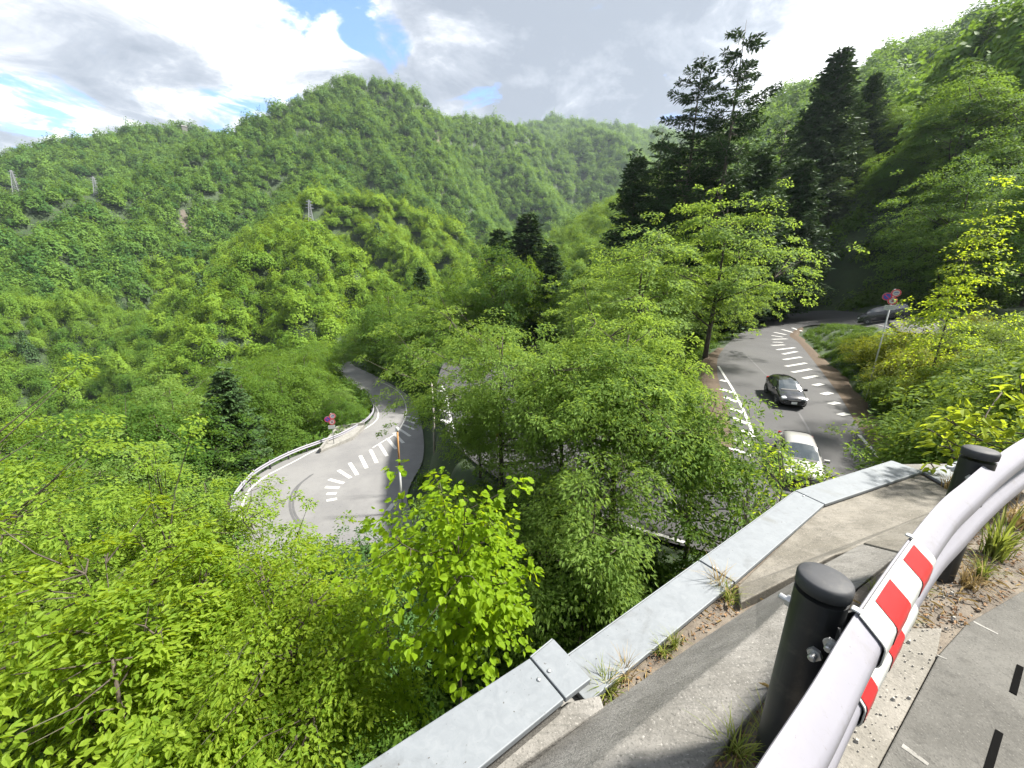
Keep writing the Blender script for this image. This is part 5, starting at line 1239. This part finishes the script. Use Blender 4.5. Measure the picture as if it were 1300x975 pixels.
# walkway level
zw = -1.44
b = MB(); pl = [P(880, 1000, zw)[:2], P(985, 868, zw)[:2], P(1045, 795, zw)[:2], P(1090, 748, zw)[:2], P(1190, 672, zw)[:2], P(1240, 640, zw)[:2], P(1300, 610, zw)[:2], np.array([4.6, 2.6]), np.array([5.5, 1.0]), np.array([3.0, -1.5]), np.array([-0.6, -1.5])]
b.prism([tuple(p) for p in pl], -1.78, zw); b.build('verge', M_SOIL, kind='structure', label='littered soil verge under the front guardrail')
b = MB(); pl = [P(990, 1040, zw)[:2], P(1045, 930, zw)[:2], P(1112, 838, zw)[:2], P(1150, 800, zw)[:2], P(1195, 800, zw)[:2], P(1188, 836, zw)[:2], P(1112, 980, zw)[:2], P(1060, 1090, zw)[:2]]
b.prism([tuple(p) for p in pl], zw - 0.1, zw + 0.012); b.build('path_edge', M_STRIP, bevel=0.004, kind='structure', label='pale rough concrete edging of the walkway')
b = MB(); pl = [P(1062, 1092, zw)[:2], P(1114, 980, zw)[:2], P(1190, 836, zw)[:2], P(1226, 796, zw)[:2], P(1300, 752, zw)[:2], np.array([3.2, 1.2]), np.array([5.5, 0.6]), np.array([3.0, -1.5]), np.array([-0.3, -1.5])]
b.prism([tuple(p) for p in pl], zw - 0.1, zw + 0.02); b.build('path', M_WALK, bevel=0.004, kind='structure', label='grey walkway surface behind the guardrail')
b = MB()
for (x0, y0), (x1, y1) in (((1293, 851), (1283.5, 886)), ((1266, 935), (1251, 985))):
    a, c = P(x0, y0, zw + .0), P(x1, y1, zw + .0); d = c - a; n_ = np.array([-d[1], d[0], 0]) / np.linalg.norm(d) * 0.0085
    b.prism([tuple((p)[:2]) for p in (a + n_, c + n_, c - n_, a - n_)], zw - .05, zw + 0.0235)
b.build('path_slots', M_DARKGAP, kind='structure', label='short drainage slots in the walkway, their inner shade painted black')  # solid strips, not recesses: the shade of the slots is their black colour
b = MB()
for (x0, y0), (x1, y1), w in (((1234, 794), (1265, 810), .006), ((1143, 952), (1176, 977), .010), ((1188, 837), (1200, 842), .004)):
    a, c = P(x0, y0, zw), P(x1, y1, zw); d = c - a; n_ = np.array([-d[1], d[0], 0]) / np.linalg.norm(d) * w
    b.prism([tuple(p[:2]) for p in (a + n_, c + n_ * .7, c - n_ * .6, a - n_)], zw, zw + 0.0215)
b.build('path_joints', M_CONCL, kind='structure', label='pale joint chips in the walkway')

# guardrail in front of us
ztop = -0.79
edge = [(880, 1100), (961, 973), (1031, 868), (1085, 780), (1149, 690), (1192, 638), (1223, 612), (1256, 585), (1300, 556), (1370, 518)]
path = catmull([P(x, y, ztop) for x, y in edge], 8); path = np.array([[p[0], p[1], 0] for p in path])
rail = empty('guardrail', (*path[30][:2], zw), label='white guardrail on black posts with a red and white sleeve in front of us', cat='guardrail')
ro = np.array(rail.location); pl_ = path - ro
beam(pl_, 'beam', M_WHITE, rail, ztop - ro[2], W_PROF, side=1)
def cut(px0, px1):
    k = [i for i, p in enumerate(path) if px0 <= PX((p[0], p[1], ztop))[0] <= px1]; return pl_[k[0]:k[-1] + 1]
fine = catmull(pl_, 6)
fx = np.array([PX((p[0] + ro[0], p[1] + ro[1], ztop))[0] for p in fine])
sl = fine[(fx > 1084) & (fx < 1157)]
sh = beam(sl, 'reflective_sleeve', M_SHEETW, rail, ztop - ro[2] + 0.004, [(u * 1.0, v) for u, v in W_PROF], side=1, off=0.008, thick=0.003)
def patch(f0, f1, v0, v1, skew=0.0):
    """red block on the sleeve between fractions of its length, over part of the profile"""
    L = np.linspace(0, 1, len(sl)); wv = np.array([v for _, v in W_PROF]); wu = np.array([u for u, _ in W_PROF]); vv = sorted({v0, v1} | {v for v in wv if v1 < v < v0}, reverse=True); prof = [(float(np.interp(-v, -wv, wu)), v) for v in vv]
    rows = []
    for t in np.linspace(0, 1, 9):
        row = []
        for k, (u, v) in enumerate(prof):
            f = f0 + (f1 - f0) * t + skew * (v - v0); f = min(max(f, 0.002), 0.998); x = f * (len(sl) - 1); i = min(int(x), len(sl) - 2)
            p = sl[i] + (sl[i + 1] - sl[i]) * (x - i); d = sl[i + 1] - sl[i]; nr_ = np.array([d[1], -d[0], 0]); nr_ /= np.linalg.norm(nr_)
            row.append(np.array([p[0], p[1], ztop - ro[2] + 0.004 + v]) + nr_ * (u + 0.0115) + np.array([0, 0, 0.0015]))
        rows.append(row)
    m = MB(); m.grid(rows); m.build('red_block', M_SHEETR, sh, smooth=True)
for f0, f1 in ((0.20, 0.44), (0.68, 0.90)): patch(f0, f1, -0.004, -0.150)
for f0, f1 in ((0.02, 0.20), (0.46, 0.68)): patch(f0, f1, -0.190, -0.345)
for f in (0.02, 0.975):
    i = int(f * (len(sl) - 1)); p = sl[i]; b = MB(); d = sl[min(i + 1, len(sl) - 1)] - sl[max(i - 1, 0)]
    b.box((p[0], p[1], ztop - ro[2] + 0.010), (0.020, 0.022, 0.007), rz=math.atan2(d[1], d[0])); b.build('clip', M_BOLT, rail, bevel=0.003)
def post(px, py, ztop_, zb, rad):
    p = P(px, py, ztop_) - ro
    b = MB(); b.lathe([(rad, zb - ro[2] - 0.3), (rad, ztop_ - ro[2] - 0.05)], (p[0], p[1], 0), n=40); o = b.build('post', M_BLACK, rail, smooth=True)
    c = MB(); h = ztop_ - ro[2]; c.lathe([(rad * 1.03, h - .035), (rad * 1.04, h - .007), (rad * 1.01, h - .001), (rad * 0.93, h + .003), (rad * 0.5, h + .007), (0.002, h + .008)], (p[0], p[1], 0), n=40); c.build('cap', M_CAP, o, smooth=True)
    for pl2 in (o,):
        md = o.modifiers.new('edge', 'EDGE_SPLIT'); md.split_angle = R(50)
    return p
p1 = post(1048, 733, -0.75, zw, 0.060); p2 = post(1246, 571, -0.73, zw, 0.060)
for pp, hz_ in ((p1, -0.84), (p2, -0.82)):
    k = np.linalg.norm(fine[:, :2] - pp[:2], axis=1).argmin(); q_ = fine[k]; d = fine[min(k + 1, len(fine) - 1)] - fine[k - 1]; d /= np.linalg.norm(d); z = hz_ - 0.07 - ro[2]
    u = np.array([q_[0] - pp[0], q_[1] - pp[1], 0]); Ld = np.linalg.norm(u); u /= Ld
    b = MB(); ang = math.atan2(u[1], u[0])
    a0 = pp + u * 0.045; a0[2] = z; b.tube([a0 * 1.0, np.array([*(q_[:2]), z]) + u * 0.004], 0.03, 12)
    # bent strap either side
    for s in (1, -1):
        r0 = [np.array([pp[0], pp[1], 0]) + u * 0.056 + d * s * 0.04 + np.array([0, 0, z + v]) for v in (-.07, .07)]; r1 = [np.array([q_[0], q_[1], 0]) + d * s * 0.055 + np.array([0, 0, z + v]) for v in (-.07, .07)]
        m_ = [(r0[i] + r1[i]) / 2 + d * s * 0.015 for i in (0, 1)]
        b.grid([r0, m_, r1])
    o = b.build('bracket', M_BRKT, rail, smooth=False); md = o.modifiers.new('t', 'SOLIDIFY'); md.thickness = 0.006
    for c, ax in ((pp - u * 0.058 + np.array([0, 0, z - pp[2] + .03]), -u), (np.array([pp[0], pp[1], z - .03]) + u * 0.03 + d * -0.054, -d), (np.array([q_[0], q_[1], z + .03]) - u * 0.02 - d * 0.06, -d)):
        m = MB(); m.lathe([(0.017, 0), (0.017, 0.012)], c, tuple(ax), 6); m.lathe([(0.009, 0.012), (0.009, 0.03), (0.006, 0.033)], c, tuple(ax), 10); m.build('bolt', M_BOLT, rail)
for px_, vv in ((1285, -0.135), (1240, -0.175), (1278, -0.31)):
    k = np.abs(fx - px_).argmin(); q_ = fine[k]; d = fine[k + 1] - fine[k - 1]; nr_ = np.array([d[1], -d[0], 0]); nr_ /= np.linalg.norm(nr_)
    m = MB(); m.lathe([(0.012, 0), (0.012, 0.004), (0.005, 0.009)], np.array([q_[0], q_[1], ztop - ro[2] + vv]) + nr_ * 0.03, tuple(nr_), 10); m.build('bolt', M_BRKT, rail, smooth=True)

# ------------------------------------------------------------------ weeds, litter, gravel
def tuft_mesh(name, seed, n, h, spread, mat, wid=0.006, curve=0.6):
    rg = np.random.default_rng(seed); V, T = [], []; Lp = []; N = []
    for i in range(n):
        a = rg.uniform(0, 6.28); o = np.array([math.cos(a), math.sin(a), 0]); s = np.array([-o[1], o[0], 0]); b0 = o * rg.uniform(0, spread * .25) + np.array([rg.normal(), rg.normal(), 0]) * spread * .1; hh = h * rg.uniform(.4, 1.1); cv = curve * rg.uniform(.3, 1.5); w = wid * rg.uniform(.6, 1.3)
        k0 = len(V); tt = rg.uniform()
        for j in range(6):
            u = j / 5; p = b0 + o * hh * cv * u * u * .9 + np.array([0, 0, hh * (u - .38 * cv * u * u * u)]); ww = w * (1 - u * .92)
            V += [p - s * ww, p + s * ww]; T += [tt, tt]
        for j in range(5): Lp += [k0 + 2 * j, k0 + 2 * j + 1, k0 + 2 * j + 3, k0 + 2 * j + 2]; N.append(4)
    return mesh_np(name, V, Lp, N, mat, smooth=True, tone=T)
GT = [tuft_mesh('green_tuft', 1, 90, .34, .14, L_GRASS, .0055), tuft_mesh('dry_tuft', 2, 60, .20, .14, L_DRY, .0035, .9), tuft_mesh('mixed_tuft', 3, 70, .15, .16, L_GRASS, .004, .8)]
for px, py, z, k, s, lab in [(1262, 706, zw, 0, 1.15, 'large green grass tuft at the edge of the walkway'), (1290, 668, zw, 1, 1.3, 'dry grass tuft under the guardrail at the right border'), (1228, 745, zw, 1, .8, 'small dry tuft left of the large green tuft'),
                          (770, 880, zs, 2, .9, 'tuft of weeds at the end of the raised coping piece'), (792, 862, zs, 1, .7, 'dry tuft beside the weeds at the coping step'), (925, 760, zs, 2, .8, 'weeds beside the coping joint below the bend'), (912, 748, zs, 1, .9, 'thin dry stalks leaning over the coping joint'), (840, 830, zs, 2, .6, 'low weeds half way along the soil strip'),
                          (935, 962, zw, 2, .8, 'weeds at the foot of the front black post'), (972, 948, zw, 0, .45, 'green sprigs beside the foot of the front black post'), (1205, 622, zE, 1, 1.1, 'dry grass on the far coping in front of the second black post'),
                          (855, 822, zs, 0, .35, 'short green grass in the middle of the soil strip'), (1245, 735, zw, 0, .5, 'small green tuft in front of the large green tuft'), (1150, 790, zw, 2, .45, 'low weeds at the corner of the pale edging'), (1112, 752, zw, 2, .5, 'weeds beside the short kerb block behind the sleeve'), (1170, 752, zw, 2, .45, 'weeds under the lower edge of the guardrail')]:
    p = P(px, py, z); o = link('grass_tuft', GT[k], None, (p[0], p[1], z), label=lab, cat='grass tuft'); o.rotation_euler.z = random.uniform(0, 6.28); o.scale = (s,) * 3
# dead leaves and twigs on the soil
def flat_litter(name, polys, n, size, mat, seed, label, lift=0.006, kindm='leaf'):
    rg = np.random.default_rng(seed); pts = []
    for poly, z in polys:
        w = np.array([P(x, y, z)[:2] for x, y in poly]); mn, mx = w.min(0), w.max(0); k = 0
        area = abs(np.sum(w[:, 0] * np.roll(w[:, 1], -1) - w[:, 1] * np.roll(w[:, 0], -1))) / 2; m = int(n * area)
        while k < m:
            c = rg.uniform(mn, mx, (m * 3, 2)); c = c[inside(c[:, 0], c[:, 1], [tuple(p) for p in w])][:m - k]; k += len(c); pts.append(np.column_stack([c, np.full(len(c), z + lift)]))
    p = np.concatenate(pts); m = len(p); a = rg.uniform(0, 6.28, m); d = np.stack([np.cos(a), np.sin(a), rg.normal(size=m) * .25], 1); nr_ = unit(np.array([0, 0, 1.]) + rg.normal(size=(m, 3)) * .3); p[:, 2] += rg.uniform(0, .012, m)
    me = leaves_mesh(name, p, nr_, d, size * rg.uniform(.5, 1.4, m), mat, rg, 'fold', 0.55 if kindm == 'leaf' else 0.12)
    link(name, me, kind='stuff', label=label, cat='litter')
soilp = [([(770, 872), (936, 744), (1008, 734), (960, 764), (880, 816), (775, 892)], zs), ]
vergep = [([(1060, 860), (1110, 785), (1175, 730), (1240, 660), (1300, 625), (1300, 745), (1225, 795), (1150, 800), (1110, 838)], zw), ([(905, 975), (985, 875), (1040, 800), (1085, 755), (1060, 850), (990, 960), (960, 985)], zw)]
flat_litter('leaf_litter', soilp + vergep, 1700, .017, L_DEAD, 41, 'brown dead leaves littering the soil beside the guardrail')
flat_litter('twig_litter', soilp + vergep, 300, .06, L_DRY, 42, 'dry twigs and stalks on the soil', .012, 'twig')
# gravel: many small stones in one heap of faces
rg = np.random.default_rng(43); b = MB()
gp_ = [P(x, y, zw)[:2] for x, y in ((1048, 925), (1112, 836), (1160, 760), (1225, 735), (1222, 795), (1188, 838), (1112, 975), (1070, 975))]
mn, mx = np.min(gp_, 0), np.max(gp_, 0); k = 0
while k < 170:
    c = rg.uniform(mn, mx)
    if not inside(np.array([c[0]]), np.array([c[1]]), [tuple(p) for p in gp_])[0]: continue
    k += 1; r = rg.uniform(.0012, .005) * (2.2 if rg.random() < .1 else 1); q_ = rg.uniform(0, 6.28); pr = [(c[0] + r * math.cos(q_ + t) * rg.uniform(.7, 1.2), c[1] + r * math.sin(q_ + t) * rg.uniform(.7, 1.2)) for t in np.linspace(0, 5.2, 6)]
    zz = zw + .008; b.hexa([(x, y, zz) for x, y in pr], [((x + c[0]) / 2, (y + c[1]) / 2, zz + r * 1.1 + .006) for x, y in pr])
b.build('gravel', M_STONE, kind='stuff', label='loose gravel scattered on the edging', cat='gravel')
# young shrub with yellow green leaves at right, between the posts and the bank
for px, D, py, ns, sc, lab, sd in ((1262, 5.4, 512, 30, 1.4, 'young shrub with yellow green leaves beside the second black post', 71), (1238, 5.7, 488, 5, .7, 'single upright shoot with yellow leaves in front of the bank', 72), (1318, 5.3, 500, 26, 1.4, 'yellow green shrub at the right border behind the guardrail', 73)):
    p = PD(px, py, D); g = gz(p[0], p[1]); Hh = p[2] - g
    tm, cm = broad('young_shrub', sd, Hh, .34 * sc, Hh * .55, L_YOUNG, nspray=ns, nleaf=9, leaf=.085, wid=.48, spread=.10, droop=.1, flat=.3, shape='fold', amp=.3, limbs=min(ns, 8), trunk_r=.008, topbias=.3, twig=False)
    r = empty('young_shrub', (p[0], p[1], g), 0, label=lab, cat='shrub'); link('stem', tm, r); link('foliage', cm, r)
# ------------------------------------------------------------------ sky, sun, air, render
W = bpy.data.worlds.new('World'); S.world = W; W.use_nodes = True
SUN_EL, SUN_AZ = R(53), R(82)            # azimuth from +Y towards +X
t = NT(W.node_tree); t.n.clear(); out = t.add('ShaderNodeOutputWorld')
sky = t.add('ShaderNodeTexSky', sky_type='NISHITA'); sky.sun_disc = False; sky.sun_elevation = SUN_EL; sky.sun_rotation = SUN_AZ; sky.altitude = 800; sky.ozone_density = 2.0
dirv = t.add('ShaderNodeTexCoord').outputs['Generated']
sep = t.add('ShaderNodeSeparateXYZ'); t.set(sep.inputs[0], dirv)
zz = t.math('ADD', t.math('MAXIMUM', sep.outputs[2], 0.0), 0.16)
cv = t.add('ShaderNodeCombineXYZ'); t.set(cv.inputs[0], t.math('DIVIDE', sep.outputs[0], zz)); t.set(cv.inputs[1], t.math('DIVIDE', sep.outputs[1], zz))
def spot(px, py, width, el=1.0):          # soft patch of sky around a direction
    d = unit(ray(px, py)); dp = t.add('ShaderNodeVectorMath', operation='DOT_PRODUCT'); t.set(dp.inputs[0], dirv); dp.inputs[1].default_value = tuple(d)
    return t.smooth(dp.outputs['Value'], math.cos(R(width * 1.5)), 1.0)
mq = t.add('ShaderNodeMapping'); t.set(mq.inputs[0], cv); mq.inputs['Location'].default_value = (5.2, 0.7, 0.3)
n1 = t.noise(mq, 1.3, 10, 0.60, 0.4); n2 = t.noise(mq, 3.4, 10, 0.64, 0.6)
mp = t.add('ShaderNodeMapping'); t.set(mp.inputs[0], cv); mp.inputs['Location'].default_value = (3.7, 1.9, 0.4); n3 = t.noise(mp, 2.0, 11, 0.64, 0.6)
hole = t.math('ADD', t.math('ADD', spot(478, 48, 3.2), spot(402, -4, 4.4)), t.math('ADD', t.math('MULTIPLY', spot(70, 160, 3.5), 0.55), t.math('MULTIPLY', spot(612, 150, 3.0), 0.35)))
base = t.math('ADD', t.math('MULTIPLY', t.math('SUBTRACT', n1, 0.5), 1.1), t.math('MULTIPLY', t.math('SUBTRACT', n2, 0.5), 1.7))
cover = t.smooth(t.math('SUBTRACT', t.math('ADD', base, 0.40), t.math('MULTIPLY', hole, 0.46)), -0.06, 0.20)
dark = t.math('ADD', t.math('ADD', t.math('MULTIPLY', spot(690, 80, 18), 0.42), t.math('MULTIPLY', spot(200, 140, 13), 0.42)), t.math('MULTIPLY', spot(340, 115, 8), 0.34))
lit = t.math('ADD', t.math('ADD', t.math('MULTIPLY', spot(345, 30, 7), 0.62), t.math('MULTIPLY', spot(110, 20, 10), 0.72)), t.math('ADD', t.math('MULTIPLY', spot(1270, 5, 11), 0.40), t.math('ADD', t.math('MULTIPLY', spot(560, 120, 5), 0.34), t.math('MULTIPLY', spot(1010, 60, 6), 0.24))))
edge = t.math('SUBTRACT', 1.0, t.smooth(t.math('SUBTRACT', t.math('ADD', base, 0.40), t.math('MULTIPLY', hole, 0.52)), 0.1, 0.42))   # thin rims of the clouds are bright
shade = t.math('ADD', t.math('ADD', t.math('MULTIPLY', t.math('SUBTRACT', n3, 0.5), 3.2), t.math('MULTIPLY', t.math('SUBTRACT', n2, 0.5), 1.1)), t.math('ADD', 0.42, t.math('ADD', t.math('MULTIPLY', edge, 0.22), t.math('SUBTRACT', lit, dark))))
cloud = t.ramp(shade, [(0.05, (1.65, 1.85, 2.2)), (0.40, (2.3, 2.5, 2.85)), (0.62, (3.3, 3.45, 3.7)), (0.85, (6.2, 6.3, 6.4))])
skyc = t.mix(1.0, sky.outputs[0], (1.0, 1.12, 1.3), 'MULTIPLY')
col = t.mix(cover, skyc, cloud)
# below the horizon: the dim light of more wooded valley
col = t.mix(t.smooth(sep.outputs[2], -0.02, -0.12), col, (0.9, 1.3, 0.7))
bg = t.add('ShaderNodeBackground'); t.set(bg.inputs[0], col); bg.inputs[1].default_value = 0.085; t.set(out.inputs[0], bg.outputs[0])
W.cycles.sampling_method = 'MANUAL'; W.cycles.sample_map_resolution = 512

sun = bpy.data.lights.new('sun', 'SUN'); sun.energy = 5.0; sun.angle = R(5); sun.color = (1.0, 0.95, 0.86)
so = bpy.data.objects.new('sun', sun); COL.objects.link(so)
sd = Vector((math.cos(SUN_EL) * math.sin(SUN_AZ), math.cos(SUN_EL) * math.cos(SUN_AZ), math.sin(SUN_EL)))
so.rotation_euler = sd.to_track_quat('Z', 'Y').to_euler(); so.location = sd * 50

HAZE = True
if HAZE:
    m = bpy.data.materials.new('haze'); m.use_nodes = True; h = NT(m.node_tree); h.n.clear(); ho = h.add('ShaderNodeOutputMaterial')
    pv = h.add('ShaderNodeVolumePrincipled'); pv.inputs['Color'].default_value = (0.74, 0.87, 1.0, 1); pv.inputs['Density'].default_value = 0.00010; pv.inputs['Anisotropy'].default_value = 0.35
    h.set(ho.inputs['Volume'], pv.outputs[0])
    b = MB(); zmin = float(GZ.min()) - 1.5; b.box((0, 0, (zmin + 460) / 2), (5600, 5600, 460 - zmin)); b.build('haze', m, kind='stuff', label='thin bluish air over the valley', cat='haze')

S.render.engine = 'CYCLES'; c = S.cycles
c.max_bounces = 8; c.diffuse_bounces = 5; c.glossy_bounces = 2; c.transmission_bounces = 4; c.volume_bounces = 0; c.transparent_max_bounces = 4
c.use_denoising = True; c.denoiser = 'OPENIMAGEDENOISE'; c.use_adaptive_sampling = True; c.adaptive_threshold = 0.02
c.caustics_reflective = False; c.caustics_refractive = False; c.sample_clamp_indirect = 4
v = S.view_settings; v.view_transform = 'Standard'; v.look = 'None'; v.gamma = 1; v.exposure = 1.75; v.use_curve_mapping = False
